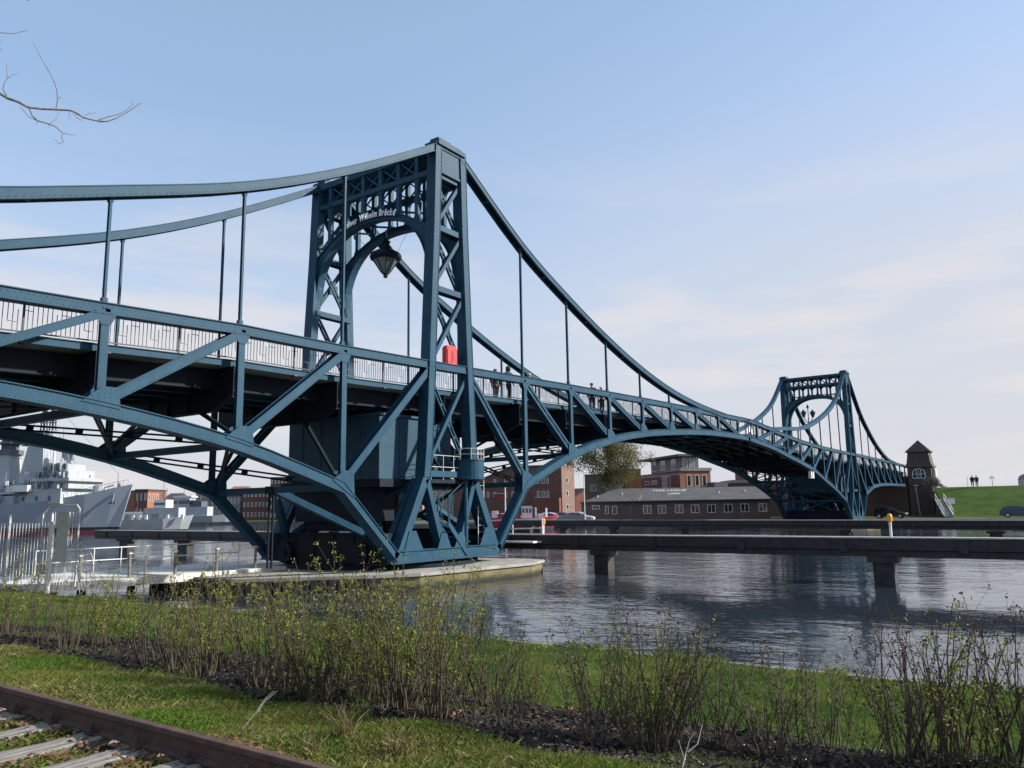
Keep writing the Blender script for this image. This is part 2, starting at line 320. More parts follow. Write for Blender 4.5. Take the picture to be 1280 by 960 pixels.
def bridge_half(name, label, loc, rz, P, near):
    root = thing('swing_bridge_half', (loc[0], loc[1], ZB), label, 'bridge', 'the two halves of the swing bridge', rz)
    def bp(mb, nm, m='steel', smooth=False, parent=None):
        if parent is None: mb.v = [(x, y, z-ZB) for x, y, z in mb.v]; return mb.build(nm, m, root, smooth)
        mb.v = [(x, y, z-ZB) for x, y, z in mb.v]; return mb.build(nm, m, parent, smooth)
    rivy = -1 if near else 0       # side whose rivets are near enough to see
    chordpts = [(s, z) for s, z in zip(LS, P['TL'])] + [(0, P['TT'])] + [(s, z) for s, z in zip(RS, P['TR'])] + [(39.75, P['TE'])]
    chordpts.sort()
    tz = lambda s: interp(chordpts, s)
    dz = lambda s: tz(s) - .97      # deck edge, top of the fascia
    brp = [(3.4, 1.1)] + list(zip(RS, P['BR'])) + [(39.75, P['BE'])]
    blp = [(-3.4, 1.1)] + list(zip(LS, P['BL']))
    # smooth the arched chord a little between the panel points
    def smooth_chain(pts, k=4):
        out = []
        n = len(pts)
        for i in range(n-1):
            p0, p1, p2, p3 = pts[max(i-1, 0)], pts[i], pts[i+1], pts[min(i+2, n-1)]
            for j in range(k):
                t = j/k
                out.append(tuple(.5*((2*p1[c]) + (-p0[c]+p2[c])*t + (2*p0[c]-5*p1[c]+4*p2[c]-p3[c])*t*t + (-p0[c]+3*p1[c]-3*p2[c]+p3[c])*t**3) for c in (0, 1)))
        return out + [pts[-1]]
    brc = [brp[0]] + smooth_chain(brp[1:]); blc = [blp[0]] + smooth_chain(blp[1:])
    for sg in (-1, 1):
        y = YT*sg; yo = sg*(YT+.22); nrm = (0, sg, 0)
        riv = near and sg == -1
        # top chord with its cover plate
        mb = MB(); pts = [(s, y, z) for s, z in chordpts]
        mb.path(pts, .36, .28); mb.path([(a, b, c+.16) for a, b, c in pts], .46, .03); mb.path([(a, b, c-.155) for a, b, c in pts], .42, .025)
        if riv:
            for i in range(len(pts)-1):
                p, q = Vector(pts[i]), Vector(pts[i+1])
                if q.x > 16: break
                n = int((q-p).length/.16)
                for e in (.10, -.10): mb.rivets((p.x, yo-.04, p.z+e), (q.x, yo-.04, q.z+e), n, .018, nrm)
        bp(mb, 'top_chord')
        # curved bottom chords and the chord on the pier
        for arm, line, nodes in ((1, brc, brp), (-1, blc, blp)):
            mb = MB(); pts = [(s, y, z) for s, z in line]
            mb.path(pts, .44, .36); mb.path([(a, b, c+.195) for a, b, c in pts], .54, .03); mb.path([(a, b, c-.195) for a, b, c in pts], .54, .03)
            if riv:
                for i in range(len(pts)-1):
                    p, q = Vector(pts[i]), Vector(pts[i+1])
                    if q.x > 24: break
                    n = max(1, int((q-p).length/.13))
                    for e in (.14, -.14): mb.rivets((p.x, yo, p.z+e), (q.x, yo, q.z+e), n, .02, nrm)
                    for yy in (sg*(YT+.25),):
                        mb.rivets((p.x, yy, p.z-.21), (q.x, yy, q.z-.21), n, .026, (0, 0, -1)); mb.rivets((p.x, yy, p.z+.21), (q.x, yy, q.z+.21), n, .026, (0, 0, 1))
            # gusset plates at the panel points
            for (s, z) in nodes[1:7]:
                for side in (.232, -.232):
                    yy = y + side; dx = .55
                    zt = lambda ss: interp(nodes, ss)
                    mb.prism([(s-dx, yy, zt(s-dx)+.1), (s+dx, yy, zt(s+dx)+.1), (s+.24-arm*.24, yy, z+.62), (s-.24-arm*.24, yy, z+.62)], (0, .014 if side > 0 else -.014, 0))
                    if riv and side < 0:
                        for rr in range(3): mb.rivets((s-.35, yy-.015, z+.32+.11*rr), (s+.3-arm*.2, yy-.015, z+.32+.11*rr), 5, .02, nrm)
            bp(mb, 'bottom_chord')
        mb = MB(); mb.path([(-3.55, y, 1.08), (3.55, y, 1.08)], .44, .44); mb.path([(-3.6, y, .85), (3.6, y, .85)], .62, .03); mb.path([(-3.2, y, 1.315), (3.2, y, 1.315)], .58, .03)
        for e in (-1, 1):   # knee plates on the pier chord
            mb.prism([(e*3.1, y+sg*.232, 1.1), (e*1.9, y+sg*.232, 1.3), (e*2.35, y+sg*.232, 2.1), (e*2.75, y+sg*.232, 2.1)], (0, sg*.014, 0))
            mb.prism([(e*1.0, y+sg*.232, 1.3), (e*.1, y+sg*.232, 1.3), (e*.45, y+sg*.232, 1.95), (e*.75, y+sg*.232, 1.95)], (0, sg*.014, 0))
        bp(mb, 'base_chord')
        # suspension chords
        for arm in (1, -1):
            S = RS if arm == 1 else LS; CZ = P['CR'] if arm == 1 else P['CL']
            pts = [(arm*.7, 19.42)] + [(s, z) for s, z in zip(S, CZ)]
            e = len(CZ); pts += [(S[e], tz(S[e])+.1), (S[e]+arm*1.6, tz(S[e]+arm*1.6)+.02)]
            pts = smooth_chain(pts, 4); P3 = [(s, y, z) for s, z in pts]
            mb = MB()
            for o in (-.17, .17): mb.path([(a, b+o, c) for a, b, c in P3], .05, .33)
            mb.path([(a, b, c+.175) for a, b, c in P3], .44, .03)
            for o in (-.2, .2): mb.path([(a, b+o, c-.165) for a, b, c in P3], .11, .025)
            if riv and arm == -1:
                for i in range(len(P3)-1):
                    p, q = Vector(P3[i]), Vector(P3[i+1]); n = max(1, int((q-p).length/.2))
                    mb.rivets((p.x, yo-.02, p.z-.1), (q.x, yo-.02, q.z-.1), n, .018, nrm); mb.rivets((p.x, y+sg*.23, p.z-.18), (q.x, y+sg*.23, q.z-.18), n, .022, (0, 0, -1))
            for i in range(2, len(P3)-1, 2): mb.box((P3[i][0], y, P3[i][2]-.12), (.25, .3, .02))
            bp(mb, 'suspension_chord')
            for s, z in zip(S, CZ):
                if z - tz(s) < .5: continue
                mb = MB(); mb.box((s, y-.045, (z+tz(s))/2), (.07, .03, z-tz(s)-.2)); mb.box((s, y+.045, (z+tz(s))/2), (.07, .03, z-tz(s)-.2))
                mb.box((s, y, (z+tz(s))/2), (.02, .07, z-tz(s)-.2))
                k = 0
                while tz(s)+.6+1.5*k < z-.4:
                    mb.box((s, y, tz(s)+.6+1.5*k), (.08, .125, .09)); k += 1
                mb.box((s, y, z-.24), (.13, .14, .12)); mb.box((s, y, tz(s)+.28), (.15, .15, .12))
                bp(mb, 'hanger')
        # verticals
        for S, T, B in ((RS, P['TR'], P['BR']), (LS, P['TL'], P['BL'])):
            for s, t, b in zip(S, T, B):
                mb = MB(); h = t-b
                mb.box((s, y+sg*.16, (t+b)/2), (.24, .04, h)); mb.box((s, y+sg*.02, (t+b)/2), (.20, .03, h)); mb.box((s, y+sg*.09, (t+b)/2), (.04, .12, h))
                if near: mb.prism([(s-.32, y+sg*.186, t-.1), (s+.32, y+sg*.186, t-.1), (s+.14, y+sg*.186, t-.48), (s-.14, y+sg*.186, t-.48)], (0, sg*.012, 0))
                if riv: mb.rivets((s-.08, y+sg*.186, b+.6), (s-.08, y+sg*.186, t-.7), int(h/.2), .014, nrm)
                bp(mb, 'vertical')
        # diagonals: solid on the shore arm, laced pairs on the span arm
        top = [(-1.35, P['TT']-.15)] + [(s, t-.12) for s, t in zip(LS, P['TL'])]; bot = list(zip(LS, P['BL']))
        for i in range(7):
            p, q = (top[i][0], y, top[i][1]), (bot[i][0], y, bot[i][1]+.15)
            mb = MB(); w = .29 if i < 3 else .24
            mb.beam((p[0], y+sg*.17, p[2]), (q[0], y+sg*.17, q[2]), .05, w); mb.beam((p[0], y-sg*.17, p[2]), (q[0], y-sg*.17, q[2]), .05, w)
            mb.beam(p, q, .30, .04)
            if riv:
                d = (Vector(q)-Vector(p)).normalized(); t = Vector((0, 1, 0)).cross(d)
                for e in (.1, -.1): mb.rivets(Vector((p[0], yo-.025, p[2]))+t*e+d*.5, Vector((q[0], yo-.025, q[2]))+t*e-d*.6, int((Vector(q)-Vector(p)).length/.2), .016, nrm)
            bp(mb, 'diagonal')
        top = [(1.35, P['TT']-.15)] + [(s, t-.12) for s, t in zip(RS, P['TR'])]; bot = list(zip(RS, P['BR'])) + [(39.6, P['BE'])]
        for i in range(8):
            p, q = Vector((top[i][0], y, top[i][1])), Vector((bot[i][0], y, bot[i][1]+.12))
            mb = MB(); d = (q-p).normalized(); t = Vector((0, 1, 0)).cross(d); w = .13 if i < 2 else .10
            for o in (1, -1): mb.beam(p+t*(w*o*.9), q+t*(w*o*.9), .34, .045); mb.beam(p+t*(w*o*.9)+Vector((0, sg*.17, 0)), q+t*(w*o*.9)+Vector((0, sg*.17, 0)), .04, .13)
            n = max(3, int((q-p).length/.75))
            for j in range(1, n): c = p.lerp(q, j/n); mb.beam(c-d*.15, c+d*.15, .3, w*1.8)
            bp(mb, 'diagonal')
        # tower column: two legs, struts, crosses, plated head
        yl = sg*(YT+.24-.36)
        prof = [(19.5, .87), (15.5, 1.0), (9.15, 1.32), (5.6, 1.52), (4.3, 1.66), (1.25, 3.2)]
        for e in (-1, 1):
            mb = MB(); mb.path([(e*s, yl+sg*.10, z) for z, s in prof[:5]], .52, .42); mb.path([(e*s, yl+sg*.10, z) for z, s in prof[3:]], .46, .36)
            for o in (-1, 1): mb.path([(e*s+o*.2, yl+sg*.33, z) for z, s in prof[:5]], .1, .02)
            if riv:
                for (z1, s1), (z2, s2) in zip(prof[:4], prof[1:5]):
                    for o in (-.12, .12): mb.rivets((e*s1+o, sg*(YT+.245), z1), (e*s2+o, sg*(YT+.245), z2), int(abs(z1-z2)/.2), .016, nrm)
            bp(mb, 'tower_leg')
            mb = MB(); mb.beam((e*1.6, y, 4.2), (e*.55, y, 1.25), .42, .26); bp(mb, 'base_strut')
        lg = lambda z: interp([(z_, s_) for z_, s_ in prof], z)
        zs = [18.05, 15.53, 12.67, 9.2]
        for z in zs[:3] + [4.45]:
            mb = MB()
            for o in (.2, -.2): mb.beam((-lg(z), yl+o, z), (lg(z), yl+o, z), .05, .26)
            mb.beam((-lg(z), yl, z), (lg(z), yl, z), .4, .04); bp(mb, 'tower_strut')
        for a, b in ((18.0, 15.6), (15.45, 12.75), (12.6, 9.3), (8.9, 4.7)):
            mb = MB(); mb.beam((-lg(b)+.1, yl+sg*.12, b), (lg(a)-.1, yl+sg*.12, a), .2, .17)
            for o in (.2, -.2):
                p, q = Vector((-lg(a)+.1, yl-sg*.05, a)), Vector((lg(b)-.1, yl-sg*.05, b)); d = (q-p).normalized(); t = Vector((0, 1, 0)).cross(d)
                mb.beam(p+t*o*.45, q+t*o*.45, .12, .06)
            for j in (1, 2, 4, 5): c = p.lerp(q, j/6); mb.beam(c-d*.07, c+d*.07, .1, .2)
            mb.box(((p+q)/2), (.5, .06, .5)); bp(mb, 'tower_brace')
        mb = MB()
        for o in (YT+.16, YT-.36): mb.box((0, sg*o, 18.75), (1.5, .05, 1.25))
        mb.box((0, sg*(YT-.1), 19.5), (1.95, .86, .2)); mb.box((0, sg*(YT-.1), 19.66), (1.6, .62, .16)); mb.box((-.35, sg*(YT-.1), 19.78), (.9, .5, .1))
        mb.box((0, sg*(YT+.18), 19.35), (1.5, .1, .16)); mb.box((0, sg*(YT+.18), 18.18), (1.5, .08, .12))
        bp(mb, 'tower_head')
        # railing with its meander of bars
        yr = sg*3.52; mb = MB(); step = .125 if near else .26
        s0, s1 = (-31.0, 39.3); xs = np.arange(s0, s1, 1.0)
        mb.path([(s, yr, dz(s)+.93) for s in np.arange(s0, s1+.1, 2)], .05, .05); mb.path([(s, yr, dz(s)+.10) for s in np.arange(s0, s1+.1, 2)], .04, .035)
        i = 0; s = s0
        while s < s1:
            k = i % 8; z0 = dz(s)
            lo, hi = (.10, .93)
            if k in (2, 4) and near: lo, hi = (.36, .93) if k == 2 else (.10, .70)
            mb.box((s, yr, z0+(lo+hi)/2), (.016 if near else .024, .016, hi-lo))
            if near and k in (2, 5): mb.box((s+step, yr, z0+(.36 if k == 2 else .70)), (step*2, .014, .016))
            s += step; i += 1
        for s in np.arange(s0, s1, 2.27):
            mb.box((s, yr+sg*.05, dz(s)+.36), (.05, .05, 1.15)); mb.box((s, yr+sg*.1, dz(s)-.22), (.16, .16, .05)); mb.box((s+.5, yr, dz(s)+.9), (.22, .1, .05))
        bp(mb, 'railing', 'iron' if near else 'steel_dark')
        mb = MB(); mb.path([(s, sg*3.62, dz(s)-.11) for s in np.arange(-39, 39.8, 2.6)], .03, .2); mb.path([(s, sg*3.60, dz(s)-.0) for s in np.arange(-39, 39.8, 2.6)], .16, .025); bp(mb, 'deck_edge')
    # deck, girders, stringers, bracing
    mb = MB(); mb.path([(s, 0, dz(s)-.13) for s in np.arange(-39, 39.8, 2.6)], 7.18, .14); bp(mb, 'deck', 'deck')
    nodes = [(0, P['TT'], 4)] + list(zip(RS, P['TR'], P['BR'])) + list(zip(LS, P['TL'], P['BL'])) + [(39.5, P['TE'], P['BE'])]
    for s, t, b in nodes:
        zt = dz(s)-.2; dep = min(1.45, max(.75, zt-b+.2)); mb = MB()
        mb.prism([(s-.015, -3.7, zt), (s-.015, 3.7, zt), (s-.015, 3.7, zt-dep*.72), (s-.015, 2.6, zt-dep), (s-.015, -2.6, zt-dep), (s-.015, -3.7, zt-dep*.72)], (.03, 0, 0))
        mb.path([(s, -3.7, zt-dep*.72), (s, -2.6, zt-dep), (s, 2.6, zt-dep), (s, 3.7, zt-dep*.72)], .3, .03, side=(1, 0, 0))
        for yy in (-1.2, 0, 1.2): mb.box((s, yy, zt-dep/2), (.16, .02, dep-.02))
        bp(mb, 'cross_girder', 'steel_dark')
        # knee frame from girder down to the bottom chord
        if zt-dep-b > .6:
            for sg in (-1, 1): mb = MB(); mb.beam((s, sg*3.7, b+.4), (s, sg*1.9, zt-dep+.02), .12, .12, side=(1, 0, 0)); bp(mb, 'knee_brace', 'steel_dark')
    for yy in (-2.7, -1.35, 0, 1.35, 2.7):
        mb = MB(); ss = list(np.arange(-39, 39.8, 2.6))
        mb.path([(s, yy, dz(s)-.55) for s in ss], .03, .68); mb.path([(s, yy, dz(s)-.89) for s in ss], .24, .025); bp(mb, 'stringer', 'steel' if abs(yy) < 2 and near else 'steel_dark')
    for S, B in ((RS, P['BR']), (LS, P['BL'])):
        for k in range(5):
            for sg in (-1, 1):
                p, q = Vector((S[k], sg*3.6, B[k]+.1)), Vector((S[k+1], -sg*3.6, B[k+1]+.1)); d = (q-p).normalized(); t = Vector((0, 0, 1))
                mb = MB()
                for o in (-.085, .085): mb.beam(p+Vector((0, 0, o)), q+Vector((0, 0, o)), .10, .05)
                n = 5
                for j in range(1, n): c = p.lerp(q, j/n); mb.beam(c-d*.11, c+d*.11, .08, .2)
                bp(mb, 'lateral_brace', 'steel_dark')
            if k < 3:
                mb = MB(); mb.beam((S[k], -3.7, B[k]), (S[k], 3.7, B[k]), .2, .24, side=(1, 0, 0)); bp(mb, 'cross_strut')
    # portal frames between the columns, front and back, with arch
    for e in (-1, 1):
        x = e*.93; mb = MB()
        mb.box((x, 0, 19.22), (.3, 7.3, .3)); mb.box((x, 0, 18.12), (.28, 7.3, .24))
        ys = [-3.4, -2.9, -1.74, -.58, .58, 1.74, 2.9, 3.4]
        zo = lambda yy: 16.85-1.15*(abs(yy)/3.4)**2.2
        zi = lambda yy: 13.3+3.28*max(0, 1-(abs(yy)/3.64)**2.4)**.48
        for yy in ys[1:-1]:
            mb.box((x, yy, (zo(yy)+19.1)/2), (.2, .2, 19.1-zo(yy)))
            for o in (-1, 1):   # rounded corners under the chord and on the arch
                mb.prism([(x-.08, yy+o*.09, 18.02), (x-.08, yy+o*.34, 18.02), (x-.08, yy+o*.2, 17.93), (x-.08, yy+o*.09, 17.72)], (.16, 0, 0))
                mb.prism([(x-.08, yy+o*.09, zo(yy)-.05), (x-.08, yy+o*.32, zo(yy+o*.32)-.05), (x-.08, yy+o*.18, zo(yy)+.12), (x-.08, yy+o*.09, zo(yy)+.3)], (.16, 0, 0))
        for a, b in zip(ys[1:-1], ys[2:-1]):
            mb.beam((x, a+.1, 18.28), (x, b-.1, 19.05), .06, .07, side=(1, 0, 0)); mb.beam((x+.06, a+.1, 19.05), (x+.06, b-.1, 18.28), .06, .07, side=(1, 0, 0))
        yy_ = [3.64*math.sin(t) for t in np.linspace(-math.pi/2, math.pi/2, 33)]
        for a, b in zip(yy_, yy_[1:]):
            mb.prism([(x-.11, a, zi(a)), (x-.11, b, zi(b)), (x-.11, b, zo(b)), (x-.11, a, zo(a))], (.22, 0, 0))
            mb.beam((x, a, zi(a)), (x, b, zi(b)), .42, .04, side=(1, 0, 0)); mb.beam((x, a, zo(a)), (x, b, zo(b)), .36, .04, side=(1, 0, 0))
        for sg in (-1, 1):
            # haunch running down the column
            mb.prism([(x-.1, sg*3.655, 12.9), (x-.1, sg*3.56, 13.9), (x-.1, sg*3.5, 15.6), (x-.1, sg*3.68, 15.6), (x-.1, sg*3.68, 12.9)], (.2, 0, 0))
        bp(mb, 'portal_frame')
    mb = MB(); mb.box((0, 0, 19.32), (1.75, 6.9, .06))
    for yy in np.arange(-3, 3.1, 1.5): mb.box((0, yy, 19.2), (1.6, .1, .16))
    for a in np.arange(-3, 2.9, 1.5): mb.beam((-.8, a, 16.9), (.8, a+1.5, 16.9), .08, .08); mb.beam((.8, a, 16.82), (-.8, a+1.5, 16.82), .08, .08)
    bp(mb, 'portal_roof')
    if near:   # lettering set along the arch
        zo = lambda yy: 16.85-1.15*(abs(yy)/3.4)**2.2
        mbt = MB(); txt = 'Kaiser Wilhelm Brücke'; wd = []
        metas = []
        for ch in txt:
            if ch == ' ': metas.append((None, .13)); continue
            cu = bpy.data.curves.new('letter', 'FONT'); cu.body = ch; cu.size = .46; cu.extrude = .012; cu.offset = .012; cu.resolution_u = 3
            ob = bpy.data.objects.new('letter', cu); COL.objects.link(ob); bpy.context.view_layer.update()
            me = bpy.data.meshes.new_from_object(ob.evaluated_get(bpy.context.evaluated_depsgraph_get()))
            xs = [v.co.x for v in me.vertices]; vv = [v.co.copy() for v in me.vertices]; ff = [tuple(p.vertices) for p in me.polygons]
            metas.append(((vv, ff, min(xs)), (max(xs)-min(xs))*.74+.045)); bpy.data.objects.remove(ob); bpy.data.curves.remove(cu); bpy.data.meshes.remove(me)
        tot = sum(w for _, w in metas); pos = 1.72
        sc = 3.45/tot
        for g, w in metas:
            if g:
                vv, ff, x0 = g; ym = pos-w*sc/2; slope = (zo(ym-.05)-zo(ym+.05))/.1   # rising towards -y is positive
                a = math.atan(slope); o = len(mbt.v)
                for c in vv:
                    lx = (c.x-x0)*.74*sc - w*sc/2; lz = c.y - .02
                    mbt.v.append((-.93-.24-c.z, ym-(lx*math.cos(a)-lz*math.sin(a)), zo(ym)-.10+lx*math.sin(a)+lz*math.cos(a)))
                mbt.f += [tuple(i+o for i in f) for f in ff]
            pos -= w*sc
        bp(mbt, 'sign_lettering', 'letter')
        mb = MB(); yy = np.linspace(1.8, -1.85, 25)
        for a, b in zip(yy, yy[1:]): mb.beam((-1.11, a, zo(a)-.12), (-1.11, b, zo(b)-.12), .03, .03)
        bp(mb, 'sign_rail', 'iron')
    # turning gear on the pier
    mb = MB(); mb.lathe((0, 0, 0), [(4.35, ZB-.16), (4.35, ZB), (3.9, ZB), (3.9, ZB+.08), (3.3, ZB+.08)], 48); bp(mb, 'roller_ring', 'steel_dark')
    for e in (-1, 1):
        mb = MB(); mb.box((e*3.35, 0, 1.42), (.4, 7.3, 1.15)); mb.box((e*3.35, 0, 2.01), (.62, 7.3, .04)); mb.box((e*3.35, 0, .83), (.62, 7.3, .04))
        for yy in np.arange(-3, 3.1, 1.2): mb.box((e*3.57, yy, 1.42), (.05, .08, 1.1))
        bp(mb, 'end_girder', 'steel_dark')
        for yy in (-2.3, 2.3):
            mb = MB(); mb.tube([(e*3.55, yy, 1.2), (e*3.78, yy, 1.2)], .46, 24); mb.tube([(e*3.78, yy, 1.2), (e*3.86, yy, 1.2)], .14, 12); bp(mb, 'roller_wheel', 'steel_dark')
    mb = MB(); mb.lathe((0, 0, 0), [(1.5, ZB+.1), (1.3, 1.2), (.75, 1.7), (.7, 3.9), (1.1, 4.0)], 20); bp(mb, 'pivot_column', 'steel_dark')
    for sx in (-1, 1):
        for sy in (-1, 1):
            mb = MB(); mb.beam((sx*3.2, sy*2.4, 1.9), (sx*.4, sy*1.0, 3.95), .28, .28, side=(1, 0, 0)); mb.beam((sx*3.0, sy*3.4, 1.9), (sx*1.7, sy*3.5, 4.2), .2, .3); bp(mb, 'pivot_strut', 'steel')
    mb = MB(); mb.bb((-3.4, -3.1, 3.9), (2.4, 3.1, 4.22)); mb.bb((-1.7, -3.95, 4.06), (1.9, -3.1, 4.22)); bp(mb, 'platform', 'steel_dark')
    mb = MB(); mb.bb((-3.4, -3.05, 4.23), (1.2, 2.6, 6.85)); mb.bb((-3.5, -3.15, 6.85), (1.3, 2.7, 6.95))
    for yy in (-1.9, -.7, .5, 1.7): mb.box((-3.415, yy, 5.5), (.03, .07, 2.5))
    for xx in (-2.2, -1.0): mb.box((xx, -3.065, 5.5), (.05, .03, 2.5))
    cab = bp(mb, 'machine_cabin', 'cabin')
    mb = MB(); mb.bb((-.7, -3.09, 4.3), (.2, -3.05, 6.2)); mb.box((-.55, -3.11, 5.2), (.04, .05, .14)); bp(mb, 'door', 'steel', parent=cab)
    mb = MB(); mb.bb((-3.2, -2.3, 2.5), (-1.7, 2.3, 3.88)); mb.bb((-3.0, -1.8, 2.1), (-1.9, 1.8, 2.5)); bp(mb, 'counterweight', 'steel_dark')
    # tank-shaped look-out with rail and ladder on the pier side
    mb = MB(); mb.lathe((1.3, -4.05, 0), [(.66, 4.22), (.7, 4.24), (.7, 4.32), (.66, 4.34), (.66, 5.05), (.69, 5.06), (.69, 5.12), (.62, 5.12), (.62, 4.4)], 24); bp(mb, 'round_platform', 'steel')
    mb = MB()
    for a in np.linspace(0, 2*math.pi, 9)[:-1]:
        mb.tube([(1.3+.66*math.cos(a), -4.05+.66*math.sin(a), 5.1), (1.3+.66*math.cos(a), -4.05+.66*math.sin(a), 5.6)], .014, 5)
    for z in (5.35, 5.6): mb.tube([(1.3+.66*math.cos(a), -4.05+.66*math.sin(a), z) for a in np.linspace(0, 2*math.pi, 17)], .014, 5)
    for z in (4.75, 5.25): mb.tube([(-1.6, -3.95, z), (.7, -3.95, z)], .014, 5)
    for x_ in (-1.2, -.4, .3): mb.tube([(x_, -3.95, 4.2), (x_, -3.95, 5.25)], .014, 5)
    for x_ in (2.1, 2.55): mb.tube([(x_, -3.9, 1.0), (x_, -3.9, 5.6)], .02, 5)
    for z in np.arange(1.3, 5.5, .3): mb.tube([(2.1, -3.9, z), (2.55, -3.9, z)], .011, 4)
    bp(mb, 'platform_rail', 'galv')
    mb = MB(); mb.tube([(.95, -4.1, 1.3), (.95, -4.1, 4.2)], .1, 10); bp(mb, 'support_post', 'steel')
    mb = MB()
    for yy in (-4.15, -3.55): mb.beam((-.3, yy, 2.35), (1.0, yy, 1.0), .05, .2)
    for j in range(6): mb.box((-.2+j*.22, -3.85, 2.2-j*.23), (.2, .58, .03))
    for yy in (-4.15, -3.55):
        mb.beam((-.3, yy, 3.5), (.85, yy, 4.2), .05, .05); mb.beam((-.3, yy, 2.35), (-.3, yy, 3.5), .05, .05)
        mb.beam((-.25, yy, 2.4), (.05, yy, 3.5), .03, .03); mb.beam((.05, yy, 2.4), (-.25, yy, 3.5), .03, .03)
    bp(mb, 'stair', 'steel')
    mb = MB()
    for x_ in (-.25, .1): mb.beam((x_-.7, -3.3, 4.3), (x_+.1, -3.3, 7.3), .05, .05)
    for j in range(9): mb.box((-.72+j*.085, -3.3, 4.6+j*.3), (.36, .03, .03))
    for z in (4.8, 5.3): mb.tube([(-1.7, -3.9, z), (.0, -3.5, z)], .018, 5)
    bp(mb, 'ladder', 'iron')
    mb = MB(); mb.tube([(-6.32, -.12, .75), (-6.32, -.12, P['BL'][0])], .05, 6); mb.tube([(-6.32, .12, .75), (-6.32, .12, P['BL'][0])], .05, 6); mb.box((-6.32, 0, P['BL'][0]), (.3, .45, .3)); bp(mb, 'prop', 'steel_dark')
    mb = MB()
    for sg in (-1, 1): mb.beam((-6.2, 0, P['BL'][0]), (-3.5, sg*2.5, 1.95), .26, .26)
    bp(mb, 'prop_brace', 'steel')
    for sx in (-1, 1):   # raking cross frames inside the base
        mb = MB(); mb.beam((sx*3.2, -3.5, 1.3), (sx*1.7, 3.5, 4.1), .16, .22); mb.beam((sx*3.2, 3.5, 1.3), (sx*1.7, -3.5, 4.1), .16, .22); bp(mb, 'base_brace', 'steel')
    return root

near_half = bridge_half('near', 'blue-green steel swing bridge half in front, its tower bearing the white lettering', (0, 4.12), 0, NEAR, True)
far_half = bridge_half('far', 'farther half of the blue-green steel swing bridge, ending beside the small brick gatehouse', (80, 4.12), math.pi, FAR, False)
# lattice gate boxes at the joint in mid-span
g = thing('span_lock_panel', (39.9, .02, 8.55), 'narrow barred locking panel on the railing where the two bridge halves meet', 'panel')
mb = MB()
for k in range(5): mb.box((-.9+k*.45, -.03, .72), (.07, .05, 1.4))
mb.box((0, -.03, .1), (2, .05, .08)); mb.box((0, -.03, 1.4), (2, .05, .08)); mb.build('lattice', 'steel', g)
for k in range(3): MB().box((-.6+k*.6, -.08, .55+.2*(k % 2)), (.22, .05, .5)).build('plate', 'white', g)
# warning boxes under the far arch
g = thing('signal_box', (58.4, .05, 5.6), 'two small pale boxes hanging side by side below the far arched chord', 'box')
for k in (0, 1): MB().box((k*.75, -.12, .25), (.34, .3, .7)).build('case', 'white', g)
MB().box((.38, -.05, .72), (1.3, .05, .06)).build('bracket', 'steel_dark', g)

# hanging lantern
def lantern(loc, label):
    t = thing('lantern', loc, label, 'lantern')
    MB().lathe((0, 0, 0), [(.02, .0), (.10, .02), (.16, .12), (.10, .17), (.24, .24), (.26, .30)], 8).build('finial', 'iron', t)
    MB().lathe((0, 0, 0), [(.25, .30), (.74, 1.0)], 8).build('glass', 'lamp_glass', t)
    mb = MB()
    for k in range(8):
        a = 2*math.pi*(k+.0)/8; mb.beam((.26*math.cos(a), .26*math.sin(a), .30), (.77*math.cos(a), .77*math.sin(a), 1.0), .05, .05, side=(-math.sin(a), math.cos(a), 0))
    mb.build('bars', 'iron', t)
    MB().lathe((0, 0, 0), [(.78, 1.0), (.93, 1.06), (.97, 1.2), (.90, 1.34), (.6, 1.5), (.36, 1.58), (.32, 1.7), (.36, 1.75), (.24, 1.82), (.24, 2.0), (.3, 2.04), (.2, 2.1), (.08, 2.2), (.05, 2.7)], 24).build('canopy', 'steel_dark', t, smooth=True)
    mb = MB()
    for k in (-1, 1): mb.tube([(0, k*.9, 1.15), (0, k*1.45, 1.9), (0, k*2.3, 2.6)], .012, 4)
    mb.build('stay_wire', 'iron', t); t.scale = (.8, .8, .9)
    return t
lantern((0, 4.12, 14.05), 'large black lantern hanging under the arch of the near bridge tower')

# lifebuoy cabinet on the railing
t = thing('lifebuoy_cabinet', (.12, .35, 9.1), 'bright red lifebuoy cabinet on the railing between the near tower legs', 'lifebuoy box')
pr_ = [(-.36, 0), (.36, 0)]
def rrect(w, h, r, n=5):
    out = []
    for cx, cz, a0 in ((w/2-r, h-r, 0), (-w/2+r, h-r, 90), (-w/2+r, r, 180), (w/2-r, r, 270)):
        for k in range(n+1): a = R(a0+90*k/n); out.append((cx+r*math.cos(a), cz+r*math.sin(a)))
    return out
MB().prism([(x, 0, z+.1) for x, z in rrect(.72, 1.0, .2)], (0, -.26, 0)).build('case', 'red', t)
MB().prism([(x*.8-.03, -.26, z*.84+.18) for x, z in rrect(.72, 1.0, .2)], (0, -.035, 0)).build('lid', 'red', t)
MB().prism([(x-.02, -.3, z+.3) for x, z in rrect(.06, .6, .02)], (0, -.02, 0)).prism([(x+.14, -.3, z+.42) for x, z in rrect(.2, .4, .1)], (0, -.012, 0)).build('handle', 'redlid', t)
MB().box((0, .05, .55), (.08, .05, 1.1)).build('post', 'iron', t)

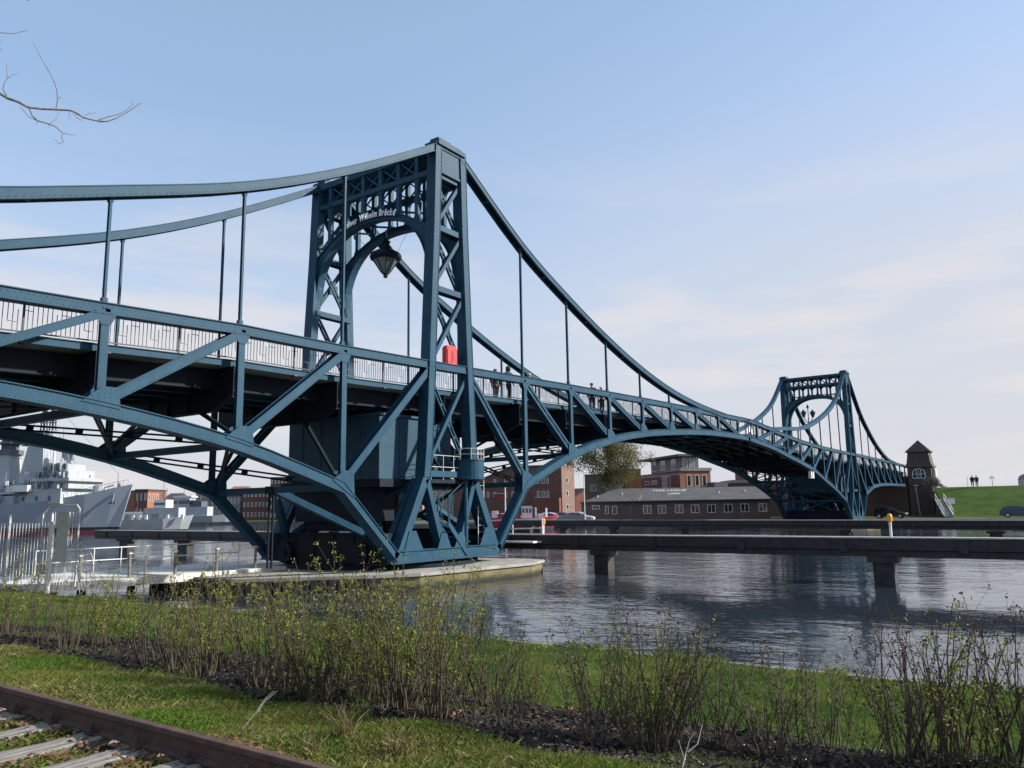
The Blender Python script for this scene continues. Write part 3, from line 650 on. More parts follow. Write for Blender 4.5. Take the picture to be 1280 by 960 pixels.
# ------------------------------------------------------------------ water, ground, sky
def water_mat():
    m, nt, b = new_mat('harbour_water')
    b.inputs['Base Color'].default_value = (.022, .030, .040, 1); b.inputs['Roughness'].default_value = .06; b.inputs['IOR'].default_value = 1.45
    b.inputs['Specular IOR Level'].default_value = .7
    tc = N(nt, 'ShaderNodeTexCoord')
    mp = N(nt, 'ShaderNodeMapping'); mp.inputs['Rotation'].default_value = (0, 0, YAW); mp.inputs['Scale'].default_value = (1, .6, 1)
    mp.vector_type = 'POINT'
    L(nt, tc.outputs['Object'], mp.inputs['Vector'])
    hs = []
    for sc, w in ((1.1, 1.0), (4.2, .42), (.32, 2.0)):
        n = N(nt, 'ShaderNodeTexNoise'); n.inputs['Scale'].default_value = sc; n.inputs['Detail'].default_value = 3; n.inputs['Distortion'].default_value = .4
        L(nt, mp.outputs['Vector'], n.inputs['Vector'])
        k = N(nt, 'ShaderNodeMath', operation='MULTIPLY'); k.inputs[1].default_value = w; L(nt, n.outputs['Fac'], k.inputs[0]); hs.append(k)
    a = N(nt, 'ShaderNodeMath', operation='ADD'); L(nt, hs[0].outputs[0], a.inputs[0]); L(nt, hs[1].outputs[0], a.inputs[1])
    a2 = N(nt, 'ShaderNodeMath', operation='ADD'); L(nt, a.outputs[0], a2.inputs[0]); L(nt, hs[2].outputs[0], a2.inputs[1])
    # gusts: smoother and rougher patches
    g = N(nt, 'ShaderNodeTexNoise'); g.inputs['Scale'].default_value = .07; g.inputs['Detail'].default_value = 3; L(nt, tc.outputs['Object'], g.inputs['Vector'])
    mr = N(nt, 'ShaderNodeMapRange'); mr.inputs['From Min'].default_value = .38; mr.inputs['From Max'].default_value = .62; mr.inputs['To Min'].default_value = .2; mr.inputs['To Max'].default_value = .85
    L(nt, g.outputs['Fac'], mr.inputs['Value'])
    bp = N(nt, 'ShaderNodeBump'); bp.inputs['Distance'].default_value = .042; L(nt, mr.outputs[0], bp.inputs['Strength']); L(nt, a2.outputs[0], bp.inputs['Height']); L(nt, bp.outputs['Normal'], b.inputs['Normal'])
    return m
M['water'] = water_mat()
mb = MB(); mb.quad((-3000, -3000, 0), (3000, -3000, 0), (3000, 3000, 0), (-3000, 3000, 0)); tag(mb.build('water', 'water'), kind='structure')

def ground_mat():
    m, nt, b = new_mat('bank_earth_and_turf')
    tc = N(nt, 'ShaderNodeTexCoord'); sp = N(nt, 'ShaderNodeSeparateXYZ'); L(nt, tc.outputs['Object'], sp.inputs[0])
    n = N(nt, 'ShaderNodeTexNoise'); n.inputs['Scale'].default_value = 1.4; n.inputs['Detail'].default_value = 6; L(nt, tc.outputs['Object'], n.inputs['Vector'])
    n3 = N(nt, 'ShaderNodeTexNoise'); n3.inputs['Scale'].default_value = 22; n3.inputs['Detail'].default_value = 6; n3.inputs['Roughness'].default_value = .75; L(nt, tc.outputs['Object'], n3.inputs['Vector'])
    # position across the bank, wobbled by noise, picks track bed / turf / planting bed / lawn
    w = N(nt, 'ShaderNodeMath', operation='MULTIPLY_ADD'); w.inputs[1].default_value = 1.1; L(nt, n.outputs['Fac'], w.inputs[0])
    s = N(nt, 'ShaderNodeMath', operation='ADD'); s.inputs[1].default_value = -.55; L(nt, sp.outputs[0], s.inputs[0]); L(nt, s.outputs[0], w.inputs[2])
    mr = N(nt, 'ShaderNodeMapRange'); mr.inputs['From Min'].default_value = -27; mr.inputs['From Max'].default_value = -14; L(nt, w.outputs[0], mr.inputs['Value'])
    cr = N(nt, 'ShaderNodeValToRGB'); cr.color_ramp.interpolation = 'LINEAR'
    P = lambda x: (x+27)/13
    stops = [(0, (.055, .042, .030)), (P(-23.15), (.055, .042, .030)), (P(-22.95), (.055, .07, .018)), (P(-21.55), (.05, .065, .016)), (P(-21.3), (.018, .014, .011)), (P(-19.45), (.016, .012, .010)), (P(-19.15), (.04, .085, .010)), (1, (.05, .10, .012))]
    el = cr.color_ramp.elements
    el[0].position, el[0].color = 0, rgba(stops[0][1]); el[1].position, el[1].color = 1, rgba(stops[-1][1])
    for p, c in stops[1:-1]: e = el.new(p); e.color = rgba(c)
    L(nt, mr.outputs[0], cr.inputs['Fac'])
    m2 = N(nt, 'ShaderNodeMapRange'); m2.inputs['From Min'].default_value = .3; m2.inputs['From Max'].default_value = .75; m2.inputs['To Min'].default_value = .45; m2.inputs['To Max'].default_value = 1.7; L(nt, n3.outputs['Fac'], m2.inputs['Value'])
    mx = N(nt, 'ShaderNodeMix', data_type='RGBA', blend_type='MULTIPLY'); mx.inputs['Factor'].default_value = 1; L(nt, cr.outputs['Color'], mx.inputs['A']); L(nt, m2.outputs[0], mx.inputs['B'])
    L(nt, mx.outputs['Result'], b.inputs['Base Color']); b.inputs['Roughness'].default_value = .95; b.inputs['Specular IOR Level'].default_value = .15
    bp = N(nt, 'ShaderNodeBump'); bp.inputs['Strength'].default_value = .8; bp.inputs['Distance'].default_value = .04; L(nt, n3.outputs['Fac'], bp.inputs['Height']); L(nt, bp.outputs['Normal'], b.inputs['Normal'])
    return m
M['ground'] = ground_mat()
ZP = [(-60, 1.25), (-26, 1.25), (-24.8, 1.16), (-23.15, 1.16), (-22.6, 1.17), (-21.4, 1.10), (-20.4, .98), (-19.3, .90), (-17, .71), (-14.45, .50), (-14.25, .46)]
def hills(x, y): return .05*math.sin(x*1.9+y*.7)*math.sin(y*1.3-x*.4) + .025*math.sin(3.7*x)*math.sin(4.3*y+1)
def gz(x, y): return interp(ZP, x) + (hills(x, y)*min(1, max(0, (-14.6-x)/1.0)) if x > -23 else 0)
xs = [-60, -45, -35, -30] + list(np.arange(-27, -14.2, .17)) + [-14.2]; ys = list(np.arange(-60, -26, 4)) + list(np.arange(-26, 10, .25)) + list(np.arange(10, 61, 5))
vs = np.array([(x, y, gz(x, y)) for x in xs for y in ys]); ny = len(ys)
tr = np.array([(i*ny+j, (i+1)*ny+j, (i+1)*ny+j+1, i*ny+j+1) for i in range(len(xs)-1) for j in range(ny-1)])
o = fast_mesh('ground', vs, tr, 'ground'); o.data.shade_smooth(); tag(o, kind='structure')
mb = MB(); mb.bb((-14.2, -60, -1.5), (-13.85, 60, .43))
tag(mb.build('bank_edge', 'stone'), 'long grey stone edging between the mown bank and the water', 'kerb')

# far land: quay with its edge wall, as one sheet
M['far_ground'] = mat('quay_turf', (.05, .08, .02), .95, (.10, .10, .04), .12, spec=.05)
M['quay'] = mat('quay_wall', (.10, .095, .085), .9, (.17, .16, .14), .5, .3, 6)
M['asphalt'] = mat('asphalt', (.05, .05, .05), .9, (.075, .075, .073), .5)
edge = [(86, -700), (86, 8), (97, 13), (61, 72), (112, 122), (104, 143), (89, 164), (97, 176), (131, 182), (92, 262), (-100, 420), (-400, 560), (-900, 700)]
import bmesh
def land_sheet(name, poly, z, m, skirt=2.0):
    bm = bmesh.new(); f = bm.faces.new([bm.verts.new((x, y, z)) for x, y in poly]); bmesh.ops.triangulate(bm, faces=[f])
    bmesh.ops.recalc_face_normals(bm, faces=bm.faces)
    me = bpy.data.meshes.new(name); bm.to_mesh(me); bm.free(); me.materials.append(M[m])
    o = bpy.data.objects.new(name, me); COL.objects.link(o); return o
o = land_sheet('terrain', edge + [(-900, 2800), (2800, 2800), (2800, -700)], .7, 'far_ground'); tag(o, kind='structure')
mb = MB()
for (a, b), (c, d) in zip(edge, edge[1:]): mb.quad((a, b, -1), (c, d, -1), (c, d, .7), (a, b, .7))
tag(mb.build('quay_wall', 'quay'), kind='structure')
mb = MB(); mb.quad((87.5, -400, .704), (94, -400, .704), (94, 60, .704), (87.5, 60, .704)); tag(mb.build('road', 'asphalt'), kind='structure')
# car park behind the red boat
mb = MB(); mb.quad((64, 73, .708), (97.5, 18, .708), (128, 36, .708), (94, 92, .708)); tag(mb.build('pavement', 'asphalt'), kind='structure')
# dike
M['dike'] = mat('dike_grass', (.038, .072, .012), .95, (.066, .100, .022), .35, .5, 3, spec=.05)
mb = MB(); prof = [(94.6, .69), (97, .9), (108, 3.9), (112.3, 4.95), (117, 5.12), (126, 5.0), (143, .65)]
ye = lambda x: interp([(94.6, -8.9), (112.3, -4.55), (126, -4.5), (143, -4.5)], x)
n_ = len(prof); mb.add([(x, ye(x), z) for x, z in prof] + [(x, -430, z) for x, z in prof], [tuple(range(n_))] + [(i, i+1, n_+i+1, n_+i) for i in range(n_-1)]); o = mb.build('hill', 'dike'); tag(o, kind='structure')

# ------------------------------------------------------------------ pier, jetty, guide beams
pz = .56
mb = MB(); out = [(-8.5, 3.2), (-5.2, -.2), (-3.6, -1.35), (3.0, -2.1), (4.6, -1.6), (5.1, 0), (5.1, 8.5), (3.4, 9.8), (-4.5, 9.8), (-8.5, 8.6)]
mb.prism([(x, y, -1.5) for x, y in out], (0, 0, pz+1.5-.12)); pier = mb.build('bridge_pier', 'pier_side')
tag(pier, 'low mossy stone pier carrying the near bridge tower', 'pier')
mb = MB(); oc = [(x*1.012, 4+(y-4)*1.015) for x, y in out]; mb.prism([(x, y, pz-.118) for x, y in oc], (0, 0, .12)); c = mb.build('cap', 'concrete', pier)
mb = MB(); mb.bb((-8.62, 3.0, -1), (-8.5, 8.6, .42))
for k in range(9): mb.bb((-8.78, 3.1+k*.6, -1), (-8.62, 3.35+k*.6, .5))
e0, e1 = Vector((-8.56, 3.1, 0)), Vector((-4.9, -.62, 0))
for k in range(16):
    c = e0.lerp(e1, (k+.5)/16); mb.box((c.x-.06, c.y-.06, -.3), (.26, .2, 1.5), math.atan2((e1-e0).y, (e1-e0).x))
mb.build('fender', 'timber', pier)
mb = MB(); out2 = [(80-x, 8.24-y) for x, y in out]; mb.prism([(x, y, -1.5) for x, y in out2], (0, 0, pz+1.5)); tag(mb.build('bridge_pier', 'pier_side'), 'distant low pier under the farther bridge tower', 'pier')
# jetty from the bank to the pier
j = thing('jetty', (-11.3, 6.8, 0), 'pale concrete jetty leading from the bank to the bridge pier', 'jetty')
a, b = Vector((-14.4, 6.2, 0)), Vector((-4.6, 5.2, 0)); d = (b-a).normalized(); nn = Vector((-d.y, d.x, 0))
loc = Vector((-11.3, 6.8, 0))
def rel(v, z): return (v.x-loc.x, v.y-loc.y, z)
mb = MB(); mb.prism([rel(a, .42), rel(b, .42), rel(b+nn*5.2, .42), rel(a+nn*5.2, .42)], (0, 0, .28)); mb.build('slab', 'walk', j)
mb = MB()
for t in (.25, .55):
    for w in (1.7, 4.4): p = a.lerp(b, t)+nn*w; mb.tube([(p.x-loc.x, p.y-loc.y, -1), (p.x-loc.x, p.y-loc.y, .42)], .16, 8)
mb.build('pile', 'timber', j)
for k in range(5):
    p = a.lerp(b, .18+.17*k)+nn*.14
    t = thing('fence_post', (p.x, p.y, .70), '%s round weathered post along the front edge of the pale jetty, counted from the bank' % ('first', 'second', 'third', 'fourth', 'fifth')[k], 'post', 'weathered posts on the jetty edge')
    mb = MB(); mb.tube([(0, 0, 0), (.01*(-1)**k, .01, .92)], .055, 8); mb.build('shaft', 'wood_pole', t); MB().box((0, 0, .86), (.14, .14, .04)).build('band', 'galv', t)
t = thing('handrail', (a.x, a.y, .70), 'thin white tubular handrail running beside the jetty to the pier', 'handrail'); mb = MB()
pts = [a.lerp(b, s)+nn*2.6-a for s in np.linspace(.12, .93, 9)]
for z in (.55, 1.0): mb.tube([(p.x, p.y, z) for p in pts], .022, 6)
mb.build('rail', 'white', t)
for p in pts: MB().tube([(p.x, p.y, 0), (p.x, p.y, 1.0)], .022, 6).build('upright', 'white', t)
# wire mesh fence with gate and spiked fan at the landward end of the jetty
t = thing('wire_fence', (-14.2, 6.1, .66), 'white wire mesh fence panels beside the grey jetty gate', 'fence')
def fpanel(p, q, z0, z1, dx, dzz, nm, parent, r=.0065):
    p, q = Vector(p), Vector(q); mb = MB(); n = int((q-p).length/dx)
    for i in range(n+1): c = p.lerp(q, i/n); mb.box((c.x, c.y, (z0+z1)/2), (r*2, r*2, z1-z0))
    z = z0
    while z <= z1: mb.tube([(p.x, p.y, z), (q.x, q.y, z)], r*1.1, 4); z += dzz
    return mb.build(nm, 'galv', parent)
A_ = at(60, 720, 26.5); B_ = at(-30, 720, 27.5); lo = Vector((-14.2, 6.1, .66)); A_.z = B_.z = 0
g0 = Vector((A_.x-lo.x, A_.y-lo.y, 0)); g1 = Vector((B_.x-lo.x, B_.y-lo.y, 0))
fpanel(g0, g1, .05, 2.05, .135, .25, 'mesh', t)
for f in (0, .58, 1): c = g0.lerp(g1, f); MB().tube([(c.x, c.y, -.2), (c.x, c.y, 2.35)], .04, 8).build('post', 'white', t)
G0 = at(60, 720, 26.4); G1 = at(94, 720, 26.2)
t = thing('gate', (G0.x, G0.y, .66), 'tall pale grey sheet and wire gate on the jetty, hung on a thick white post', 'gate'); e = Vector((G1.x-G0.x, G1.y-G0.y, 0))
MB().tube([(0, 0, -.25), (0, 0, 2.1)], .075, 10).build('gate_post', 'white', t)
mb = MB(); mb.tube([(0-e.x*.35, -e.y*.35, 0), (-e.x*.35, -e.y*.35, 2.35), (-e.x*.1, -e.y*.1, 2.62), (e.x*.9, e.y*.9, 2.62), (e.x, e.y, 2.5), (e.x, e.y, 0)], .03, 6); mb.build('frame', 'gate_grey', t)
mb = MB(); mb.box((e.x*.42, e.y*.42, 1.6), (e.length*.42, .03, 1.6), math.atan2(e.y, e.x)); mb.build('sheet', 'gate_grey', t)
fpanel((0, 0, 0), e, .05, 2.4, .11, .8, 'mesh', t)
mb = MB(); mid = e*.5
for k in range(13): a_ = R(-25+k*14); mb.tube([(mid.x, mid.y, .7), (mid.x+e.x/e.length*math.cos(a_)*.95, mid.y+e.y/e.length*math.cos(a_)*.95, .7+math.sin(a_)*1.05)], .012, 4)
mb.build('spike_fan', 'white', t)
# outboard wire hoop
mb = MB(); base = e*1.05
for k in range(12): a_ = R(-75+k*14); mb.tube([(base.x, base.y, .55), (base.x+e.x/e.length*.62*math.cos(a_), base.y+e.y/e.length*.62*math.cos(a_), .55+.8*math.sin(a_))], .008, 4)
mb.tube([(base.x+e.x/e.length*.62*math.cos(R(q)), base.y+e.y/e.length*.62*math.cos(R(q)), .55+.8*math.sin(R(q))) for q in range(-80, 85, 12)], .012, 4); mb.build('hoop', 'galv', t)

def guide_beam(pts, zt, zb, wid, label, grp, pil, pr=(.55, .55)):
    t = thing('guide_beam', (pts[0][0], pts[0][1], 0), label, 'beam', grp); o = Vector((pts[0][0], pts[0][1], 0))
    P = [Vector((x, y, 0))-o for x, y in pts]
    mb = MB(); sd = Vector((-(P[-1]-P[0]).y, (P[-1]-P[0]).x, 0)).normalized()
    mb.path([p+Vector((0, 0, zt-.22)) for p in P], wid, .40, side=sd); mb.path([p+Vector((0, 0, (zt+zb)/2-.22)) for p in P], wid*.8, zt-zb-.44, side=sd)
    mb.build('beam', 'timber', t)
    mb = MB(); mb.path([p+Vector((0, 0, zt+.02)) for p in P], wid*1.1, .05, side=sd); mb.build('cap_plank', 'stone', t)
    mb = MB()
    d = (P[-1]-P[0]); nb = max(2, int(d.length/4.0))
    for i in range(nb):
        c = P[0]+d*((i+.5)/nb); mb.box((c.x-sd.x*wid*.55*(1 if sd.x > 0 else -1), c.y, zt-.3), (.06, .3, .4))
    mb.build('strap', 'timber', t)
    for x, y in pil:
        mb = MB(); mb.box((x-o.x, y-o.y, (zb-1.5)/2), (pr[0], pr[1], zb+1.5)); mb.box((x-o.x, y-o.y, zb-.1), (pr[0]*1.3, pr[1]*1.5, .2)); mb.build('pile', 'timber', t)
    return t
guide_beam([(6.85, 3.6), (4.9, -45)], 1.60, .92, .8, 'dark timber guide beam in the middle of the channel, nearest to the grassy bank', 'dark guide beams in the channel', [(6.5, -3.8), (5.9, -16.0), (5.3, -30)], (.62, .72))
guide_beam([(7.6, 9.0), (9.8, 48)], 1.60, .92, .8, 'dark timber guide beam left of the near pier with its end in the open water', 'dark guide beams in the channel', [(9.35, 34.2), (9.75, 43.3), (8.5, 20)], (.62, 1.3))
guide_beam([(57, 38), (37.0, -45)], 1.42, .72, 1.0, 'farther dark guide beam crossing in front of the distant quay', 'dark guide beams in the channel', [(56.3, 33.9), (54.3, 27.5), (52.7, 20), (49, 10), (44.2, -6.2), (41.95, -17.2), (39, -33)], (.7, .8))
def marker(loc, h, label):
    t = thing('marker_light', loc, label, 'marker light'); MB().tube([(0, 0, 0), (.03, 0, h)], .05, 8).build('post', 'white', t)
    MB().lathe((.03, 0, h), [(.09, 0), (.10, .03), (.10, .2), (.07, .27), (.02, .29)], 10).build('lens', 'amber', t)
marker((5.9, -16.3, 1.64), .58, 'white marker post with an amber lamp standing on the near guide beam')
marker((6.65, -.35, 1.64), .5, 'white marker post with an amber lamp beside the white gangway behind the pier')
# white gangway behind the pier
t = thing('gangway', (6.6, 1.6, 1.65), 'small white railed gangway behind the right end of the pier', 'gangway')
mb = MB(); mb.box((-.6, .2, -.35), (1.0, 4.6, .08)); mb.build('walkway', 'walk', t); mb = MB()
for yy in (-2.0, -.2, 1.4): mb.tube([(-.1, yy, -.3), (-.1, yy, .75)], .03, 6)
for z in (.3, .75): mb.tube([(-.1, -2.0, z), (-.1, 2.2, z-.1)], .03, 6)
mb.build('rail', 'white', t)

# ------------------------------------------------------------------ background buildings
def window(mb_f, mb_g, p, ux, w, h, nrm, fr=.07, mull=1):
    """frame bars into mb_f, pane into mb_g; p lower-left corner, ux along wall, nrm outward"""
    up = Vector((0, 0, 1))
    def bar(a, b, c, d): # rect in wall coords
        q = [p+ux*a+up*b, p+ux*c+up*b, p+ux*c+up*d, p+ux*a+up*d]; mb_f.prism([x-nrm*.03 for x in q], nrm*.07)
    bar(0, 0, w, fr); bar(0, h-fr, w, h); bar(0, fr, fr, h-fr); bar(w-fr, fr, w, h-fr)
    for i in range(mull): c = w*(i+1)/(mull+1); bar(c-fr/2, fr, c+fr/2, h-fr)
    q = [p+ux*fr+up*fr, p+ux*(w-fr)+up*fr, p+ux*(w-fr)+up*(h-fr), p+ux*fr+up*(h-fr)]; mb_g.prism([x-nrm*.02 for x in q], nrm*.035)
class Block:
    """walls box standing on A->B (front base line, seen side), depth back; local frame origin A"""
    def __init__(s, name, A, B, depth, label, cat, group=None):
        s.A = Vector((A[0], A[1], 0)); s.B = Vector((B[0], B[1], 0)); s.d = (s.B-s.A); s.len = s.d.length; s.u = s.d.normalized()
        s.n = Vector((s.u.y, -s.u.x, 0)); s.depth = depth
        if s.n.dot(CAM-s.A) < 0: s.n = -s.n
        s.root = thing(name, (A[0], A[1], A[2]), label, cat, group); s.z0 = A[2]
    def P(s, a, b, z): return s.u*a - s.n*b + Vector((0, 0, z))     # along, back, up (local)
    def wall(s, a0, a1, b0, b1, z0, z1, m, nm='wall'):
        mb = MB(); mb.prism([s.P(a0, b0, z0), s.P(a1, b0, z0), s.P(a1, b1, z0), s.P(a0, b1, z0)], (0, 0, z1-z0)); return mb.build(nm, m, s.root)
    def roof(s, a0, a1, b0, b1, z0, zr, m, hip0=0, hip1=0, nm='roof', th=.12):
        bm_ = (b0+b1)/2; mb = MB(); q = [s.P(a0, b0, z0), s.P(a1, b0, z0), s.P(a1, b1, z0), s.P(a0, b1, z0)]; r = [s.P(a0+hip0, bm_, zr), s.P(a1-hip1, bm_, zr)]
        dn = Vector((0, 0, -th)); v = q+r+[x+dn for x in q]
        mb.add(v, [(0, 1, 5, 4), (2, 3, 4, 5), (3, 0, 4), (1, 2, 5), (6, 7, 1, 0), (7, 8, 2, 1), (8, 9, 3, 2), (9, 6, 0, 3), (9, 8, 7, 6)]); return mb.build(nm, m, s.root)
    def win(s, a, z, w, h, mull=1, side='front', b=0, m='wframe', g='glass', fr=.07):
        f = MB(); gl = MB()
        if side == 'front': p, ux, n = s.P(a, b, z), s.u, s.n
        elif side == 'right': p, ux, n = s.P(a, b, z), -s.n, s.u
        else: p, ux, n = s.P(a, b, z), -s.n, -s.u
        window(f, gl, p, ux, w, h, n, fr, mull); o = f.build('window', m, s.root); gl.build('pane', g, o); return o
def g_at(u, D, z=.7): p = at(u, 640, D); return (p.x, p.y, z)

# long low brick house with the white lettering on its roof
hA, hB = g_at(733, 125), g_at(963, 125)
h = Block('long_house', hA, hB, 9, 'long low brown brick house with white lettering on its dark roof', 'house')
h.wall(0, h.len, 0, 9, 0, 3.0, 'brick_house'); h.roof(-.3, h.len+.3, -.4, 9.4, 3.0, 5.1, 'roof_grey', 5.5, 1)
for px, w, mull in [(740, 1.2, 1), (756, .55, 0), (764.5, .8, 0), (802.5, 1.3, 1), (820.5, 1.3, 1), (841.5, 1.3, 1), (861, 1.3, 1), (881, 1.3, 1), (901.5, 1.3, 1), (922, 1.3, 1), (944, 1.3, 1)]:
    a = (px-733)*125/983*1.008
    if px == 740: h.win(a, 1.85, 1.2, .62, 0)
    else: h.win(a, 1.05 if px > 760 else 1.1, w, 1.3, mull)
MB().prism([h.P(6.6, -.02, .2), h.P(7.2, -.02, .2), h.P(7.2, -.02, 2.3), h.P(6.6, -.02, 2.3)], h.n*.05).build('door', 'cladding', h.root)
mb = MB()
for a, z in ((2, 3.55), (6, 3.9), (21.5, 3.9), (25.8, 4.1)): p = h.P(a, (z-3.0)/2.1*4.9, z+.15); mb.tube([p, p+Vector((0, 0, .35))], .09, 8)
mb.build('roof_vent', 'white', h.root)
mb = MB(); mb.beam(h.P(10.2, 4.9, 5.16)+Vector((0, 0, 0)), h.P(8.2, -.4, 3.06), .12, .05); mb.build('roof_seam', 'render_grey', h.root)
MB().prism([h.P(-.25, -.45, 2.86), h.P(h.len+.25, -.45, 2.86), h.P(h.len+.25, -.6, 2.98), h.P(-.25, -.6, 2.98)], (0, 0, .1)).build('gutter', 'cladding', h.root)
def text_mesh(s, size, extr=.01):
    cu = bpy.data.curves.new('lettering', 'FONT'); cu.body = s; cu.size = size; cu.extrude = extr; cu.offset = size*.02; cu.resolution_u = 3; cu.align_x = 'LEFT'
    ob = bpy.data.objects.new('lettering', cu); COL.objects.link(ob); bpy.context.view_layer.update()
    me = bpy.data.meshes.new_from_object(ob.evaluated_get(bpy.context.evaluated_depsgraph_get()))
    r = ([v.co.copy() for v in me.vertices], [tuple(p.vertices) for p in me.polygons]); bpy.data.objects.remove(ob); bpy.data.curves.remove(cu); bpy.data.meshes.remove(me); return r
def place_text(s, size, origin, ux, uy, nm, m, parent):
    vv, ff = text_mesh(s, size); n = ux.cross(uy); mb = MB(); mb.add([origin + ux*c.x + uy*c.y + n*(c.z+.012) for c in vv], ff); return mb.build(nm, m, parent, fix=False)
up_roof = (h.P(0, 4.5, 5.1)-h.P(0, -.4, 3.0)).normalized()
base = h.P(0, -.4, 3.0)
place_text('FREE LAOUZ', .95, base + h.u*11.2 + up_roof*3.9, h.u, up_roof, 'roof_lettering', 'letter_dull', h.root)
place_text('LIEBE', .85, base + h.u*13.3 + up_roof*2.55, h.u, up_roof, 'roof_lettering', 'letter_dull', h.root)
t = thing('lamp_pole', g_at(731, 121), 'slim white pole at the left corner of the long low house', 'pole'); MB().tube([(0, 0, 0), (0, 0, 7.6)], .07, 8).build('mast', 'white', t); MB().box((.25, 0, 7.6), (.7, .15, .1)).build('lamp_head', 'galv', t)

# modern flat-roofed block behind it
A, C_ = g_at(802, 158), g_at(852, 141)
b1 = Block('apartment_building', A, C_, 10, 'modern flat-roofed red brick block with a dark glazed top storey', 'building'); ln = b1.len
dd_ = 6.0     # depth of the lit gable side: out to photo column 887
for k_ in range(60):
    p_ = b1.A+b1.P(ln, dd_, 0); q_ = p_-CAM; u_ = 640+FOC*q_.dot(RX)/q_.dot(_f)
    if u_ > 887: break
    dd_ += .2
b1.wall(0, ln, 0, dd_, 0, 8.3, 'brick_red'); b1.wall(ln+.002, ln+.05, -.03, dd_, 0, 8.3, 'brick_orange', 'sunlit_gable_skin'); b1.wall(ln-.3, ln+.25, -.1, dd_+.2, 8.3, 8.85, 'render_grey', 'parapet'); b1.wall(ln-6, ln+.25, -.12, .1, 8.3, 8.7, 'render_grey', 'parapet')  # orange skin puts the sunlight on the gable into its brick colour
for bb_ in (.22, .48, .72):
    b1.win(ln+.06, 5.6, .8, 2.0, 0, side='right', b=dd_*bb_); b1.win(ln+.06, 2.2, .8, 2.0, 0, side='right', b=dd_*bb_)
b1.wall(ln+.06, ln+2.4, dd_-.6, dd_+2.0, 5.0, 5.25, 'render_grey', 'balcony'); b1.wall(ln+2.3, ln+2.42, dd_-.6, dd_+2.0, 5.25, 6.2, 'cladding', 'balcony_rail'); b1.wall(ln+.06, ln+2.3, dd_-.62, dd_-.55, 5.25, 6.2, 'cladding', 'balcony_rail')
b1.wall(3.2, ln-.6, 1.0, dd_*.62, 8.31, 10.9, 'cladding', 'top_storey'); b1.wall(.2, ln+.6, -.4, dd_*.78, 10.9, 11.3, 'roof_grey', 'roof')
for a, w in ((4.0, 1.6), (7.6, 2.2), (12.2, 2.0)): b1.win(a, 8.8, w, 1.9, 1, b=.97, g='glass_sky')
for bb_ in (.16, .3, .45): b1.win(ln-.58, 8.8, 1.4, 1.9, 0, side='right', b=dd_*bb_, g='glass_sky')
b1.win(10.2, 5.2, 3.4, 2.4, 1, g='glass_sky'); b1.win(2.2, 6.3, 2.0, .7, 1); b1.win(5.4, 6.3, 2.4, .7, 1); b1.win(10.0, 1.8, 3.4, 2.2, 1, g='glass_sky'); b1.win(2.6, 1.8, 2.2, 2.2, 1, g='glass_sky'); b1.win(6.2, 2.4, 2.0, 1.2, 0)
b1.wall(-.02, ln-.01, -.04, -.003, 4.0, 4.7, 'cladding', 'band'); b1.wall(-.02, ln-.01, -.045, -.003, 7.6, 8.0, 'render_grey', 'band')
o_ = Block('clad_building', g_at(783, 139), g_at(803, 139), 7, 'plain rust-orange clad block between the bare tree and the modern block', 'building'); o_.wall(0, o_.len, 0, 7, 0, 8.6, 'ochre'); o_.wall(-.1, o_.len+.1, -.1, 7.1, 8.6, 8.75, 'roof_grey', 'roof')
mb = MB(); [mb.prism([o_.P(k*.4, -.02, .2), o_.P(k*.4+.03, -.02, .2), o_.P(k*.4+.03, -.02, 8.5), o_.P(k*.4, -.02, 8.5)], o_.n*.02) for k in range(1, 7)]; mb.build('seam', 'ochre', o_.root)
o_ = Block('grey_building', g_at(732, 141), g_at(783, 139.5), 8, 'plain olive-grey block half hidden behind the budding tree', 'building'); M['olive'] = mat('olive_render', (.125, .115, .085), .9, (.17, .16, .12), .3); o_.wall(0, o_.len, 0, 8, 0, 7.8, 'olive'); o_.wall(-.1, o_.len+.1, -.1, 8.1, 7.8, 7.95, 'roof_grey', 'roof')
o_.win(1.0, 5.0, 1.1, 1.1, 0); o_.win(3.6, 5.0, 1.1, 1.1, 0)
o_ = Block('flat_roofed_house', g_at(917, 175), g_at(950, 175), 10, 'pale grey flat-roofed block showing above the right end of the long roof', 'building'); o_.wall(0, o_.len, 0, 10, 0, 7.6, 'render_grey'); o_.wall(2.2, 4, 1, 5, 7.6, 10.6, 'brick_ware', 'tower')
for k in range(9): o_.win(.3+k*.62, 6.4, .34, .7, 0)

# dark brick warehouse by the red boat
W = Block('warehouse', g_at(600, 172), g_at(703, 168), 16, 'large dark brown brick warehouse behind the red boat', 'warehouse'); ln = W.len
mb = MB(); zs_ = [(-6, 7.0), (0.8, 8.6), (7.2, 11.0), (ln, 11.0)]
mb.prism([W.P(-6, 0, 0), W.P(ln, 0, 0)] + [W.P(a, 0, z) for a, z in zs_[::-1]], -W.n*16); mb.build('wall', 'brick_ware', W.root)
mb = MB()
for (a, z), (c, z2) in zip(zs_, zs_[1:]): mb.prism([W.P(a, -.3, z), W.P(c, -.3, z2), W.P(c, -.3, z2+.25), W.P(a, -.3, z+.25)], -W.n*16.6)
mb.build('roof', 'cladding', W.root)
W2 = Block('stair_tower', g_at(703.1, 167.9), g_at(719, 170), 12, None, None); W2.root.parent = W.root; W2.root.location = Vector(g_at(703.1, 167.9))-Vector(g_at(600, 172))
M['brick_pinkish'] = brick_mat('pinkish_brick', (.26, .16, .125), (.31, .2, .16), (.3, .27, .24)); W2.wall(0, W2.len, 0, 10, 0, 11.05, 'brick_pinkish')
for z in (1.8, 4.6, 7.4): W2.win(1.1, z, .7, 1.1, 0)
